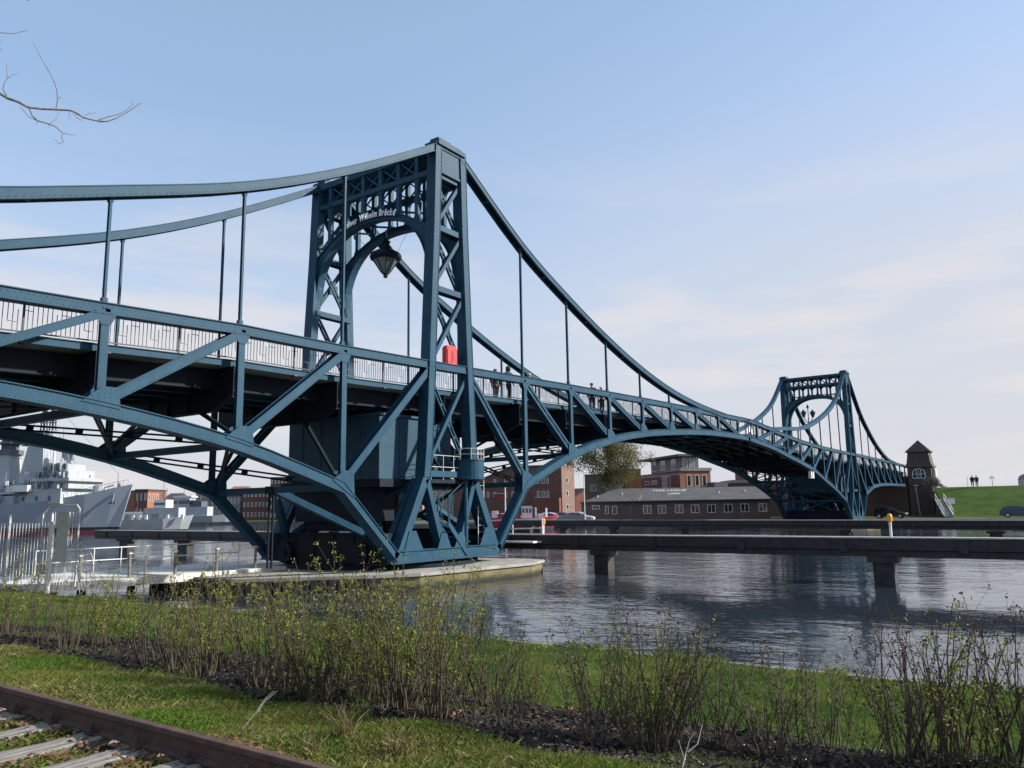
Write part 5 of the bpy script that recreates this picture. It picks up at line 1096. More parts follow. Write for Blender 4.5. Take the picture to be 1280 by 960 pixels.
def skin_body(name, joints, edges, m, parent, sub=1):
    me = bpy.data.meshes.new(name); me.from_pydata([j[0] for j in joints], edges, []); me.materials.append(M[m])
    o = bpy.data.objects.new(name, me); COL.objects.link(o); o.parent = parent
    md = o.modifiers.new('skin', 'SKIN'); md.use_smooth_shade = True
    for i, j in enumerate(joints):
        r = j[1]; me.skin_vertices[0].data[i].radius = r if hasattr(r, '__len__') else (r, r); me.skin_vertices[0].data[i].use_root = (i == 0)
    s = o.modifiers.new('sub', 'SUBSURF'); s.levels = sub; s.render_levels = sub
    return o
def person(loc, rz, label, jacket='cl_dark', trousers='cl_dark', hair='hair', hood=False, h=1.74, stride=.12, arms=0.0, group=None, scarf=None):
    t = thing('person', loc, label, 'person', group, rz); k = h/1.74
    a = arms; Sx = .19
    J = [((0, 0, .95), (.15, .11)), ((0, 0, 1.2), (.14, .10)), ((0, .01, 1.40), (.15, .10)), ((0, 0, 1.50), .055), ((0, .015, 1.58), (.07, .08)), ((0, .02, 1.66), (.075, .09)), ((0, .01, 1.72), (.05, .06)),
         ((Sx, 0, 1.42), .06), ((Sx+.06, .02+.1*a, 1.14), .05), ((Sx+.04, .10+.15*a, .92), .038), ((Sx+.03, .13+.17*a, .83), (.03, .045)),
         ((-Sx, 0, 1.42), .06), ((-Sx-.06, .02-.1*a, 1.14), .05), ((-Sx-.04, .10-.05*a, .92), .038), ((-Sx-.03, .12-.06*a, .83), (.03, .045)),
         ((.10, stride*.3, .85), .10), ((.10, stride, .48), .065), ((.10, stride*.6, .10), .045), ((.11, stride*.6+.13, .045), (.04, .035)),
         ((-.10, -stride*.3, .85), .10), ((-.10, -stride*.6, .48), .065), ((-.10, -stride*1.2, .10), .045), ((-.11, -stride*1.2+.13, .045), (.04, .035))]
    J = [((p[0]*k, p[1]*k, p[2]*k), r) for p, r in J]
    E = [(0, 1), (1, 2), (2, 3), (3, 4), (4, 5), (5, 6), (2, 7), (7, 8), (8, 9), (9, 10), (2, 11), (11, 12), (12, 13), (13, 14), (0, 15), (15, 16), (16, 17), (17, 18), (0, 19), (19, 20), (20, 21), (21, 22)]
    thin = {0, 1, 2, 7, 8, 11, 12, 15, 16, 17, 19, 20, 21}
    skin_body('body', [(p, (tuple(x*.6 for x in r) if hasattr(r, '__len__') else r*.6) if i in thin else r) for i, (p, r) in enumerate(J)], E, 'skin', t)
    up = lambda r, d: tuple(x+d for x in r) if hasattr(r, '__len__') else (r+d, r+d)
    ix = [0, 1, 2, 7, 8, 9, 11, 12, 13]; mp = {i: n for n, i in enumerate(ix)}
    JJ = [(J[i][0], up(J[i][1], .03)) for i in ix]; JJ[0] = ((0, 0, .86*k), (.18, .14)); JJ += [((0, -.01, 1.47*k), (.08, .07))]
    skin_body('jacket', JJ, [(mp[a_], mp[b_]) for a_, b_ in E if a_ in mp and b_ in mp] + [(2, len(JJ)-1)], jacket, t)
    ix = [0, 15, 16, 17, 19, 20, 21]; mp = {i: n for n, i in enumerate(ix)}
    skin_body('trousers', [(J[i][0], up(J[i][1], .018)) for i in ix], [(mp[a_], mp[b_]) for a_, b_ in E if a_ in mp and b_ in mp], trousers, t)
    for i in (18, 22):
        p = Vector(J[i][0]); MB().lathe((p.x, p.y-.04, 0), [(.05, 0), (.062, .03), (.05, .08), (.03, .11)], 8).build('shoe', 'black', t)
    hz = 1.655*k
    if hood: MB().lathe((0, -.015, hz-.16), [(.09, 0), (.13, .08), (.135, .2), (.10, .28), (.03, .31)], 12).build('hood', jacket, t, smooth=True)
    else: MB().lathe((0, -.012, hz-.02), [(.098, 0), (.105, .05), (.085, .105), (.03, .13)], 12).build('hair', hair, t, smooth=True)
    mb = MB(); mb.lathe((0, .105, hz-.015), [(.01, 0), (.016, .012), (.006, .03)], 6); mb.build('nose', 'skin', t)
    mb = MB(); [mb.lathe((s*.032, .09, hz+.012), [(.008, 0), (.009, .006), (.004, .012)], 6) for s in (-1, 1)]; mb.box((0, .092, hz-.055), (.04, .01, .008)); mb.build('eyes_and_mouth', 'iron', t)
    return t
dk = lambda s: interp([(0, 8.1), (5.9, 8.29), (10.4, 8.43), (15, 8.54), (19.4, 8.65)], s) - .02
person((5.75, .98, dk(5.75)), R(175), 'person in a dark hooded coat standing close to the bridge railing near the tower', hood=True, h=1.84)
person((5.05, 1.3, dk(5.05)), R(150), 'person in dark clothes half hidden behind the hooded walker on the bridge', 'cl_dark', 'cl_brown', h=1.68)
person((7.7, 1.0, dk(7.7)), R(190), 'person in a pale grey jacket and dark trousers on the bridge', 'cl_grey', 'cl_dark', 'hair_grey', h=1.68)
person((14.45, 1.0, dk(14.45)), R(120), 'person in a dark jacket and blue jeans walking towards mid-span', 'cl_dark', 'cl_jean', h=1.80, stride=.2)
person((15.75, 1.05, dk(15.75)), R(200), 'person with grey hair in a grey-blue coat near the mid-span', 'cl_grey', 'cl_blue', 'hair_grey', h=1.70)
for u, D, lb, j_ in ((1216, 121, 'tiny figure in dark clothes standing on the dike crest, the left of two', 'cl_dark'), (1221.5, 121, 'tiny figure in a blue-grey jacket standing on the dike crest, the right of two', 'cl_blue')):
    x, y = gxy(u, 608, D); person((x, y, 5.02), R(90), lb, j_, 'cl_dark', h=1.7)
x, y = gxy(1241, 608, 121); t = thing('viewing_sign', (x, y, 5.02), 'small sign on a thin post on the crest of the green dike', 'sign'); MB().tube([(0, 0, 0), (0, 0, 1.35)], .05, 6).build('post', 'galv', t); MB().box((0, 0, 1.28), (.12, .8, .14)).build('panel', 'white', t); MB().box((0, 0, 1.5), (.1, .3, .14)).build('top_panel', 'galv', t)
x, y = gxy(1210, 608, 122); t = thing('thin_mast', (x, y, 5.02), 'thin pale mast on the dike crest left of the two tiny figures', 'mast'); MB().tube([(0, 0, 0), (0, 0, 1.4)], .035, 6).build('pole', 'galv', t); MB().box((0, 0, 1.4), (.1, .35, .06)).build('crosspiece', 'galv', t)
x, y = gxy(1282, 608, 121); t = thing('round_kiosk', (x, y, 4.98), 'pale round-topped kiosk on the dike crest at the right edge', 'kiosk'); MB().lathe((0, 0, 0), [(.9, 0), (.9, 1.0)], 16).build('base', 'render_pale', t); MB().lathe((0, 0, 1.0), [(.88, 0), (.8, .4), (.5, .7), (.1, .82)], 16).build('dome', 'glass_sky', t); mb = MB(); [mb.beam((.9*math.cos(a), .9*math.sin(a), 1.0), (.1*math.cos(a), .1*math.sin(a), 1.84), .07, .07) for a in np.linspace(0, 5.5, 8)]; mb.build('rib', 'cladding', t)
# lamp with two lanterns on the bridge, far half
t = thing('double_lamp', (66, 1.62, 8.35), 'street lamp with two lanterns on the far half of the bridge', 'street lamp'); MB().tube([(0, 0, 0), (0, 0, 1), (0, 0, 4.2)], [.13, .09, .06], 8).build('pole', 'iron', t); MB().tube([(0, 0, 4.2), (0, 0, 5.5)], .045, 6).build('spike', 'iron', t)
mb = MB(); [mb.tube([(0, 0, 3.6), (.25*s, -.25*s, 3.9), (.4*s, -.4*s, 4.3)], .05, 6) for s in (-1, 1)]; mb.build('arm', 'iron', t)
for s in (-1, 1): MB().lathe((.4*s, -.4*s, 4.3), [(.12, 0), (.3, .5), (.34, .55), (.15, .75), (.04, .9)], 8).build('lamp_head', 'iron', t)
MB().lathe((0, 0, 5.3), [(.05, 0), (.16, .1), (.14, .3), (.03, .5)], 8).build('finial', 'iron', t)
for (x, y, z, lb) in ((-10.9, 7.35, 7.86, 'small pale rounded block on the bridge deck near the far railing, left of the tower'), (-2.3, 7.35, 8.16, 'small pale rounded block at the foot of the far tower leg on the deck')):
    t = thing('kerb_block', (x, y, z), lb, 'block'); MB().lathe((0, 0, 0), [(.24, 0), (.24, .32), (.16, .46), (.05, .5)], 10).build('stone', 'concrete', t, smooth=True); MB().box((-.5, 0, .12), (.6, .3, .24)).build('base', 'iron', t)

# ------------------------------------------------------------------ trees
def branch_tree(mb, p, d, ln, r, depth, tips, up=.15, spread=.6, kids=(2, 4), seg=4, n=6, lean=Vector((0, 0, 0))):
    pts = [p.copy()]; rad = [r]; dd = d.copy()
    for i in range(seg):
        dd = (dd + Vector((random.gauss(0, .12), random.gauss(0, .12), random.gauss(0, .08)+up*.25)) + lean).normalized(); pts.append(pts[-1]+dd*(ln/seg)); rad.append(r*(1-.6*(i+1)/seg))
    mb.tube(pts, rad, n if r > .03 else 4, cap=False)
    if depth == 0: tips.append(pts[-1]); tips.append(pts[-2]); return
    for k in range(random.randint(*kids)):
        i = random.randint(max(1, seg//2), seg); a = Vector((random.gauss(0, 1), random.gauss(0, 1), random.gauss(.1, .5))).normalized()
        branch_tree(mb, pts[i], (dd+a*spread).normalized(), ln*random.uniform(.55, .8), rad[i]*.62, depth-1, tips, up, spread, kids, seg, n, lean)
def leaf_quads(pts, per, size, sigma, cnt=None):
    c = np.repeat(np.array([tuple(p) for p in pts]), per, axis=0); c = c + rng.normal(0, sigma, c.shape); n = len(c)
    a = rng.normal(0, 1, (n, 3)); a /= np.linalg.norm(a, axis=1)[:, None]; b = np.cross(a, rng.normal(0, 1, (n, 3))); b /= np.linalg.norm(b, axis=1)[:, None]
    s = size*rng.uniform(.6, 1.3, (n, 1)); v = np.stack([c-a*s, c-b*s*.45, c+a*s, c+b*s*.45], axis=1).reshape(-1, 3); return v, np.arange(4*n).reshape(-1, 4)
x, y = gxy(772, 640, 132)
t = thing('budding_tree', (x, y, .7), 'tall multi-stemmed tree with fresh yellow-green buds behind the long low house', 'tree'); mb = MB(); tips = []
for k in range(7):
    a = random.uniform(0, 6.28); branch_tree(mb, Vector((.3*math.cos(a), .3*math.sin(a), 0)), Vector((math.cos(a)*.32, math.sin(a)*.32, 1)).normalized(), 6.0, .22, 3, tips, .35, .55, (3, 4))
mb.build('trunk', 'bark', t, fix=False); tp = [p for p in tips if p.z > 2.5]; v, q = leaf_quads(tp, 40, .14, .5); fast_mesh('crown', v, q, 'willow', t)
def bare(u, v, D, z, ht, label, lean=Vector((0, 0, 0)), sp=.6):
    x, y = gxy(u, v, D); t = thing('bare_tree', (x, y, z), label, 'tree'); mb = MB(); tips = []
    for k in range(5): a = random.uniform(0, 6.28); branch_tree(mb, Vector((.15*math.cos(a), .15*math.sin(a), 0)), (Vector((math.cos(a)*.4, math.sin(a)*.4, 1))+lean*2).normalized(), ht*.5, .09, 3, tips, .1, sp, (3, 5), 4, 5, lean*.3)
    mb.build('trunk', 'bark_dark', t, fix=False); tw = MB()
    for p in tips[::1]: q = p+Vector((random.gauss(0, .25), random.gauss(0, .25), random.gauss(.1, .2))); tw.tube([p, q], .016, 3, False)
    tw.build('crown', 'bark_dark', t, fix=False); return t
wl = Vector((-.5, .4, .0))
bare(1183, 606, 128, 4.9, 3.3, 'windswept bare tree leaning left on the dike beside the gatehouse', wl)
t = thing('bush', (109.5, -5.6, 3.4), 'dark leafless bush on the dike slope right beside the gatehouse', 'bush'); mb = MB(); tips = []
for k in range(14): a = random.uniform(0, 6.28); branch_tree(mb, Vector((random.uniform(-4.5, 4), random.uniform(-.8, .5), random.uniform(-1.0, .2))), Vector((math.cos(a)*.7, math.sin(a)*.7, 1)).normalized(), 1.0, .035, 2, tips, .1, .8, (3, 5), 4, 4)
mb.build('stems', 'bark_dark', t, fix=False)
bare(1122, 600, 150, 3.5, 4.6, 'small bare tree showing between bridge end and gatehouse roof')
# branch reaching in from a tree outside the picture
tr = thing('overhanging_tree', (-27.6, -13.2, 1.25), 'leafless twig of a roadside tree reaching into the upper left of the picture', 'tree')
o0 = Vector((-27.6, -13.2, 1.25)); mb = MB(); mb.tube([Vector((0, 0, -.1)), Vector((.05, 0, 2.2)), Vector((.2, -.3, 4.5)), Vector((.3, -.7, 6.5)), Vector((.2, -.6, 8.5))], [.19, .16, .12, .07, .03], 10); mb.build('trunk', 'bark', tr)
DB = 6.2
def br(pts, r0, r1, Dk=0.0):
    P_ = [at(u, v, DB+Dk+.0025*u)-o0 for u, v in pts]; return P_, list(np.linspace(r0, r1, len(P_)))
mb = MB(); main, rr_ = br([(0, 117), (10, 123), (22, 127), (35, 134), (50, 136), (70, 137), (88, 138), (97, 142), (104, 147), (120, 151), (134, 152), (145, 148), (158, 141), (176, 129)], .013, .003)
st_ = Vector((.2, -.3, 4.7)); mid_ = st_.lerp(main[0], .6)+Vector((0, 0, .12)); mb.tube([st_, mid_]+main, [.03, .018]+rr_, 6)
for pts, r0, r1 in (([(70, 137), (72, 124), (71, 112), (66, 98), (58, 84), (50, 70), (41, 52)], .005, .002), ([(72, 124), (77, 121)], .003, .002), ([(37, 136), (40, 144), (47, 151), (58, 154), (69, 158), (78, 166), (77, 172), (80, 177), (73, 180), (69, 174)], .007, .002),
    ([(47, 151), (36, 146), (25, 133)], .004, .002), ([(62, 155), (70, 149), (74, 140)], .003, .0015), ([(78, 166), (86, 168), (93, 169)], .003, .0015), ([(80, 177), (77, 178)], .003, .0015), ([(88, 138), (86, 144), (88, 150)], .003, .0015), ([(95, 146), (102, 151), (104, 147)], .003, .0015),
    ([(104, 147), (110, 142), (120, 141)], .003, .0015), ([(120, 151), (135, 146), (148, 143), (158, 138), (167, 130), (164, 125)], .004, .0015), ([(10, 123), (4, 112), (5, 105), (9, 98), (8, 80)], .005, .002), ([(9, 98), (15, 94), (22, 92)], .003, .0015), ([(-30, 52), (-12, 42), (0, 41), (18, 42), (34, 38)], .005, .002), ([(-20, 62), (0, 54), (3, 49)], .003, .0015), ([(-8, 66), (3, 61)], .003, .002), ([(26, -6), (36, 1)], .006, .003), ([(97, 144), (91, 143)], .003, .002), ([(134, 152), (122, 153)], .003, .0015), ([(47, 151), (45, 156)], .003, .0015), ([(60, 154), (62, 159)], .003, .0015)):
    p_, r_ = br(pts, r0, r1, random.uniform(-.1, .1) if pts[0][0] < 0 else 0); mb.tube(p_, r_, 5)
tip_ = at(-30, 52, DB)-o0; mb.tube([Vector((.28, -.6, 6.0)), tip_], [.025, .006], 5); tip_ = at(26, -6, DB)-o0; mb.tube([Vector((.3, -.7, 6.4)), tip_], [.025, .006], 5); tip_ = at(-20, 62, DB)-o0; mb.tube([Vector((.28, -.6, 5.6)), tip_], [.02, .004], 5)
tip_ = at(-8, 66, DB)-o0; mb.tube([Vector((.28, -.6, 5.5)), tip_], [.02, .004], 5)
mb.build('branch', 'bark', tr, fix=False)

# ------------------------------------------------------------------ foreground: track, shrubs, grass, litter
prof = [(-.065, 0), (.065, 0), (.065, .012), (.012, .03), (.012, .108), (.036, .122), (.036, .152), (.030, .16), (-.030, .16), (-.036, .152), (-.036, .122), (-.012, .108), (-.012, .03), (-.065, .012)]
for x, lb in ((-23.19, 'rusty brown rail running along the grass strip'), (-24.70, 'second rusty rail of the old track, mostly outside the picture')):
    t = thing('rail', (x, -10, 1.235), lb, 'rail', 'rails of the old track'); mb = MB(); mb.prism([(a, -16, z) for a, z in prof], (0, 40, 0)); mb.build('rail_bar', 'rust', t)
    for k in range(12):
        yy = -8.0+k*.65-.0; 
        for s in (-1, 1): mb = MB(); mb.box((s*.075, yy-.02, .02), (.09, .09, .03)); mb.tube([(s*.085, yy-.02, .03), (s*.085, yy-.02, .085)], .017, 8); mb.tube([(s*.085, yy-.02, .05), (s*.085, yy-.02, .068)], .026, 6); mb.build('fastening', 'rust', t)
sl_names = ('seventh', 'sixth', 'fifth', 'fourth', 'third', 'second', 'first')
for k in range(12):
    yy = -18.02+k*.65
    lb = 'weathered grey wooden sleeper beside the rail, %s up from the lower picture edge' % (('first', 'second', 'third', 'fourth', 'fifth', 'sixth', 'seventh', 'eighth', 'ninth', 'tenth', 'eleventh', 'twelfth')[k])
    mb = MB(); n = 9; xs_ = np.linspace(-25.3, -22.98, n); v = []; 
    for i, x in enumerate(xs_):
        j1, j2, dz_ = random.uniform(-.012, .012), random.uniform(-.012, .012), random.uniform(-.008, .006)
        for yq, z in ((-.13+j1, -.12), (.13+j2, -.12), (.135+j2, -.005+dz_), (.115+j2, .012+dz_), (.03, .016+dz_*.5), (-.04, .006+dz_*.3), (-.115+j1, .012+dz_), (-.135+j1, -.005+dz_)): v.append((x+23.9, yq, z))
    f = [(7, 6, 5, 4, 3, 2, 1, 0), tuple(8*(n-1)+i for i in range(8))]
    for i in range(n-1):
        for j in range(8): j2_ = (j+1) % 8; f.append((8*i+j, 8*i+j2_, 8*i+8+j2_, 8*i+8+j))
    mb.add(v, f); o = mb.build('sleeper', 'sleeper'); o.location = (-23.9, yy, 1.222); o.rotation_euler = (0, 0, random.uniform(-.03, .03)); tag(o, lb, 'sleeper', 'wooden sleepers of the old track')

def shrub_variant(seed, ht, nst, leafy, name_m, leaf_m, base_r=.14):
    random.seed(seed); mb = MB(); tips = []; along = []
    for i in range(nst):
        a = random.uniform(0, 6.28); rr = base_r*math.sqrt(random.random()); p = Vector((rr*math.cos(a), rr*math.sin(a), -.03)); d = Vector((math.cos(a)*random.uniform(.02, .42), math.sin(a)*random.uniform(.02, .42), 1)).normalized(); ln = ht*random.choice((random.uniform(.75, 1.08), random.uniform(.35, .9)))
        r = random.uniform(.005, .0105); seg = 7; pts = [p]; rad = [r]; dd = d
        for j in range(seg):
            dd = (dd+Vector((random.gauss(0, .11), random.gauss(0, .11), .03))).normalized(); pts.append(pts[-1]+dd*(ln/seg)); rad.append(r*(1-.68*(j+1)/seg))
        mb.tube(pts, rad, 5, False); tips.append(pts[-1]); along += pts[4:]
        for b_ in range(random.randint(2, 5)):
            j = random.randint(2, seg-1); a2 = random.uniform(0, 6.28); q = [pts[j]]; d2 = (dd+Vector((math.cos(a2), math.sin(a2), random.uniform(0, .6)))*random.uniform(.5, .9)).normalized(); l2 = ln*random.uniform(.12, .34)
            for jj in range(3): d2 = (d2+Vector((random.gauss(0, .12), random.gauss(0, .12), .12))).normalized(); q.append(q[-1]+d2*(l2/3))
            mb.tube(q, [rad[j]*.6, rad[j]*.5, rad[j]*.4, rad[j]*.25], 4, False); tips.append(q[-1]); along += q[1:]
    pts = tips*(1 if leafy > .2 else 2) + random.sample(along, min(len(along), int(len(along)*leafy)))
    v, q = leaf_quads(pts, 4 if leafy > .2 else 3, .0145 if leafy > .2 else .014, .016)
    # small curled buds at every node
    v2, q2 = leaf_quads(along, 1, .008, .005)
    v = np.vstack([v, v2]); q = np.vstack([q, q2+len(q)*4]); return mb, v, q
def shrub_proto(seed, ht, nst, leafy, sm, lm):
    mb, v, q = shrub_variant(seed, ht, nst, leafy, sm, lm); t = bpy.data.objects.new('shrub', None); COL.objects.link(t); t.empty_display_size = .2
    mb.build('stems', sm, t, fix=False); fast_mesh('leaves', v, q, lm, t); return t
ORD = ['first', 'second', 'third', 'fourth', 'fifth', 'sixth', 'seventh', 'eighth', 'ninth', 'tenth', 'eleventh', 'twelfth', 'thirteenth', 'fourteenth', 'fifteenth', 'sixteenth', 'seventeenth', 'eighteenth', 'nineteenth', 'twentieth']
KINDS = dict(g=[(101, 1.25, 15, .95, 'stem', 'leaf'), (102, 1.15, 18, .98, 'stem', 'leaf'), (103, 1.2, 12, .9, 'stem', 'leaf')], t=[(111, 1.1, 34, .32, 'stem', 'leaf'), (112, 1.15, 38, .36, 'stem', 'leaf')],
             d=[(121, 1.1, 11, .14, 'stem_dark', 'leaf_dark'), (122, 1.2, 15, .16, 'stem', 'leaf_dark'), (123, 1.0, 8, .12, 'stem_dark', 'leaf_dark'), (124, 1.15, 20, .14, 'stem', 'leaf_dark')])
SPOTS = [(8, 792, 'g', 1.1), (48, 806, 'd', .95), (84, 812, 'd', 1.0), (120, 808, 'g', 1.0), (152, 818, 'd', 1.05), (188, 828, 'g', 1.1), (222, 838, 'd', 1.05), (250, 850, 't', 1.0), (268, 836, 'g', 1.1), (302, 828, 'd', 1.05), (328, 858, 'g', 1.05), (356, 866, 'd', 1.0), (372, 842, 'g', 1.1), (398, 872, 't', 1.05), (424, 854, 'g', 1.1), (452, 880, 't', .95), (470, 862, 'g', 1.1), (498, 888, 't', 1.05), (520, 870, 'g', 1.15), (545, 896, 't', 1.0), (566, 878, 'g', 1.1), (592, 905, 'd', .95), (612, 882, 'd', 1.0), (640, 915, 'd', .8), (668, 890, 'g', .55),
         (738, 926, 'd', .98), (762, 902, 'd', 1.0), (802, 936, 't', .95), (826, 940, 'd', 1.05), (852, 908, 'd', .95), (893, 932, 'd', .85), (928, 942, 'd', .8), (966, 946, 'd', .85), (1004, 955, 'd', .9), (1040, 938, 'd', .8), (1078, 958, 'd', .6), (1132, 952, 'd', 1.05), (1158, 962, 'd', 1.08), (1186, 944, 'd', 1.0), (1214, 966, 'g', 1.05), (1246, 950, 'd', 1.05), (1276, 962, 'd', 1.1), (1310, 965, 'd', 1.0)]
protos = {k: [None]*len(v) for k, v in KINDS.items()}; cnt = {}
KN = dict(g='leafy green-tipped shrub', t='dense upright thicket of thin brown stems', d='bare dark-budded shrub')
tot = {}
for s in SPOTS: tot[s[2]] = tot.get(s[2], 0)+1
def pick(k, i):
    j = i % len(KINDS[k])
    if protos[k][j] is None: protos[k][j] = shrub_proto(*KINDS[k][j]); return protos[k][j]
    return copy_tree(protos[k][j])
wrd = ORD
for n_, (u, v, k, sc) in enumerate(SPOTS):
    i = cnt.get(k, 0); cnt[k] = i+1; t = pick(k, i)
    z = .98; d_ = RX*((u-640)/FOC)-UP*((v-480)/FOC)+_f
    for _ in range(4): p = CAM+d_*((z-CAM.z)/d_.z); z = gz(p.x, p.y)
    t.location = (p.x, p.y, z-.01); t.rotation_euler = (0, 0, (n_*2.399) % 6.283); sc *= 1.08 if k in 'gt' and 200 < u < 640 else 1.06 if u < 300 else 1; t.scale = (sc, sc, sc)
    side = i < (tot[k]+1)//2
    od = ORD[i] if side else ORD[tot[k]-1-i]
    tag(t, '%s in the bed, %s of its kind from %s' % (KN[k], od, 'left' if side else 'right'), 'shrub', 'shrubs in the planting bed')
random.seed(5)
def in_view(x, y, z=.9, m=60):
    d = np.stack([x-CAM.x, y-CAM.y, np.full_like(x, z)-CAM.z], 1); w = d@np.array(_f); u = 640+FOC*(d@np.array(RX))/w; return (w > 1) & (u > -m) & (u < 1280+m)
gzv = np.vectorize(gz)
def blades(n, x0, x1, y0, y1, h0, h1, w, lean, keep=None):
    x = rng.uniform(x0, x1, n); y = rng.uniform(y0, y1, n); k = in_view(x, y, .9, 150)
    if keep is not None: k &= keep(x, y)
    x, y = x[k], y[k]; n = len(x); z = gzv(x, y); h = rng.uniform(h0, h1, n)*np.clip(rng.normal(1, .25, n), .4, 1.8); a = rng.uniform(0, 6.283, n); ww = w*rng.uniform(.7, 1.3, n)
    lx, ly = rng.normal(0, lean, n)*h, rng.normal(0, lean, n)*h; dx, dy = np.cos(a)*ww/2, np.sin(a)*ww/2
    p = np.stack([np.stack([x-dx, y-dy, z-.005], 1), np.stack([x+dx, y+dy, z-.005], 1), np.stack([x+dx*.7+lx*.45, y+dy*.7+ly*.45, z+h*.62], 1), np.stack([x+lx, y+ly, z+h], 1)], 1)
    i = np.arange(n)[:, None]*4; t = np.concatenate([np.hstack([i, i+1, i+2]), np.hstack([i, i+2, i+3])]); return p.reshape(-1, 3), t
def wob(x, y): return np.sin(x*2.3+y*1.1)*.09+np.sin(y*3.1)*.07+np.sin(y*.9+1)*.12
v, t_ = blades(420000, -19.35, -14.22, -23, 8, .022, .05, .005, .45, lambda x, y: x > -19.3+wob(x, y)); tag(fast_mesh('grass', v, t_, 'grass'), 'short bright green mown grass on the bank between shrubs and water', 'grass', kind='stuff')
v, t_ = blades(380000, -23.1, -21.1, -20.5, -5, .02, .05, .0035, .6, lambda x, y: x < -21.35+wob(x, y)); tag(fast_mesh('grass', v, t_, 'grass_rough'), 'rough mossy grass strip between the rail and the planting bed', 'grass', kind='stuff')
v, t_ = blades(40000, -23.1, -21.2, -20.5, -5, .025, .065, .003, .8, lambda x, y: (x < -21.4+wob(x, y)) & (np.sin(x*5+y*2.2)+np.sin(y*1.7) > .1)); tag(fast_mesh('dry_grass', v, t_, 'straw'), 'dry straw-coloured blades scattered through the rough grass strip', 'grass', kind='stuff')
v, t_ = blades(9000, -14.6, -14.05, -23, 8, .05, .14, .006, .7, lambda x, y: np.sin(y*2.9)+np.sin(y*7.3+1)+np.sin(y*1.1) > .2); v[:, 2] = np.where(v[:, 0] > -14.2, np.maximum(v[:, 2], .42), v[:, 2]); tag(fast_mesh('edge_grass', v, t_, 'grass'), 'longer tufts of grass hanging over the stone edge by the water', 'grass', kind='stuff')
v, t_ = blades(16000, -19.3, -14.3, -23, 8, .025, .07, .005, .7, lambda x, y: np.sin(x*2.1+y*1.3)+np.sin(y*.8-x*1.7) > .5); tag(fast_mesh('dry_grass', v, t_, 'straw'), 'thin straw-coloured blades scattered through the mown bank grass', 'grass', kind='stuff')
# grass between sleepers and weeds in the bed
v, t_ = blades(90000, -24.7, -23.2, -19, -11, .03, .075, .004, .7, lambda x, y: (np.abs(((y+18.02) % .65)-.325) < .15) & (np.sin(x*4+y*3)+np.sin(y*2.1+x) > -.1)); tag(fast_mesh('weeds', v, t_, 'grass_rough'), 'mossy weeds growing between the sleepers', 'weeds', kind='stuff')
v, t_ = blades(26000, -21.3, -19.3, -23, -5, .02, .06, .004, .7, lambda x, y: np.sin(x*3.3+y*1.9)+np.sin(y*2.7-x*2) > 1.0); tag(fast_mesh('bed_weeds', v, t_, 'grass'), 'scattered green weeds in the dark planting bed', 'weeds', kind='stuff')
def litter(n, x0, x1, y0, y1, s, curl, keep=None, lift=.01, zoff=0):
    x = rng.uniform(x0, x1, n); y = rng.uniform(y0, y1, n); k = in_view(x, y)
    if keep is not None: k &= keep(x, y)
    x, y = x[k], y[k]; n = len(x); z = gzv(x, y)+lift+zoff+rng.uniform(0, lift, n); a = rng.uniform(0, 6.283, n); ss = s*rng.uniform(.5, 1.3, n)
    c, q = np.cos(a), np.sin(a); P_ = []
    for (l, m, hh) in ((-1, 0, .0), (-.35, -.55, 1), (.45, -.5, 1.0), (1.1, 0, .3), (.4, .55, .9), (-.4, .5, .7)):
        hz = curl*ss*hh*rng.uniform(.1, 1.4, n); P_.append(np.stack([x+ss*(l*c-m*q), y+ss*(l*q+m*c), z+hz], 1))
    P_ = np.stack(P_, 1); i = np.arange(n)[:, None]*6; t = np.concatenate([np.hstack([i, i+1, i+5]), np.hstack([i+1, i+2, i+5]), np.hstack([i+2, i+4, i+5]), np.hstack([i+2, i+3, i+4])]); return P_.reshape(-1, 3), t
v, t_ = litter(3600, -24.6, -23.25, -19, -11, .028, .6, lambda x, y: (np.abs(((y+18.02) % .65)-.325) < .20) | (x > -23.45), .02, .03); tag(fast_mesh('leaf_litter', v, t_, 'dead'), 'curled brown dead leaves drifted between the sleepers', 'leaves', kind='stuff')
v, t_ = litter(420, -23.1, -22.75, -20, -16.5, .045, .7, None, .03); tag(fast_mesh('leaf_litter', v, t_, 'dead'), 'brown dead leaves caught along the outer side of the rail', 'leaves', kind='stuff')
v, t_ = litter(900, -21.4, -19.3, -23, -6, .03, .4, None, .01); tag(fast_mesh('leaf_litter', v, t_, 'dead'), 'dead leaves scattered over the dark planting bed', 'leaves', kind='stuff')
v, t_ = litter(1500, -21.4, -19.2, -23, -6, .011, .3, None, .006); tag(fast_mesh('shell_fragments', v, t_, 'pebble'), 'pale shell fragments scattered on the dark soil', 'fragments', kind='stuff')
M['clod'] = mat('dark_soil_clod', (.016, .012, .009), .95, (.035, .027, .02), 9)
v, t_ = litter(9000, -21.4, -19.25, -23, -6, .03, .8, None, .004); tag(fast_mesh('soil_clods', v, t_, 'clod'), 'crumbly dark soil clods in the planting bed', 'soil', kind='stuff')
def gpt(u, v, z=1.1):
    d_ = RX*((u-640)/FOC)-UP*((v-480)/FOC)+_f
    for _ in range(4): p = CAM+d_*((z-CAM.z)/d_.z); z = gz(p.x, p.y)
    return Vector((p.x, p.y, z))
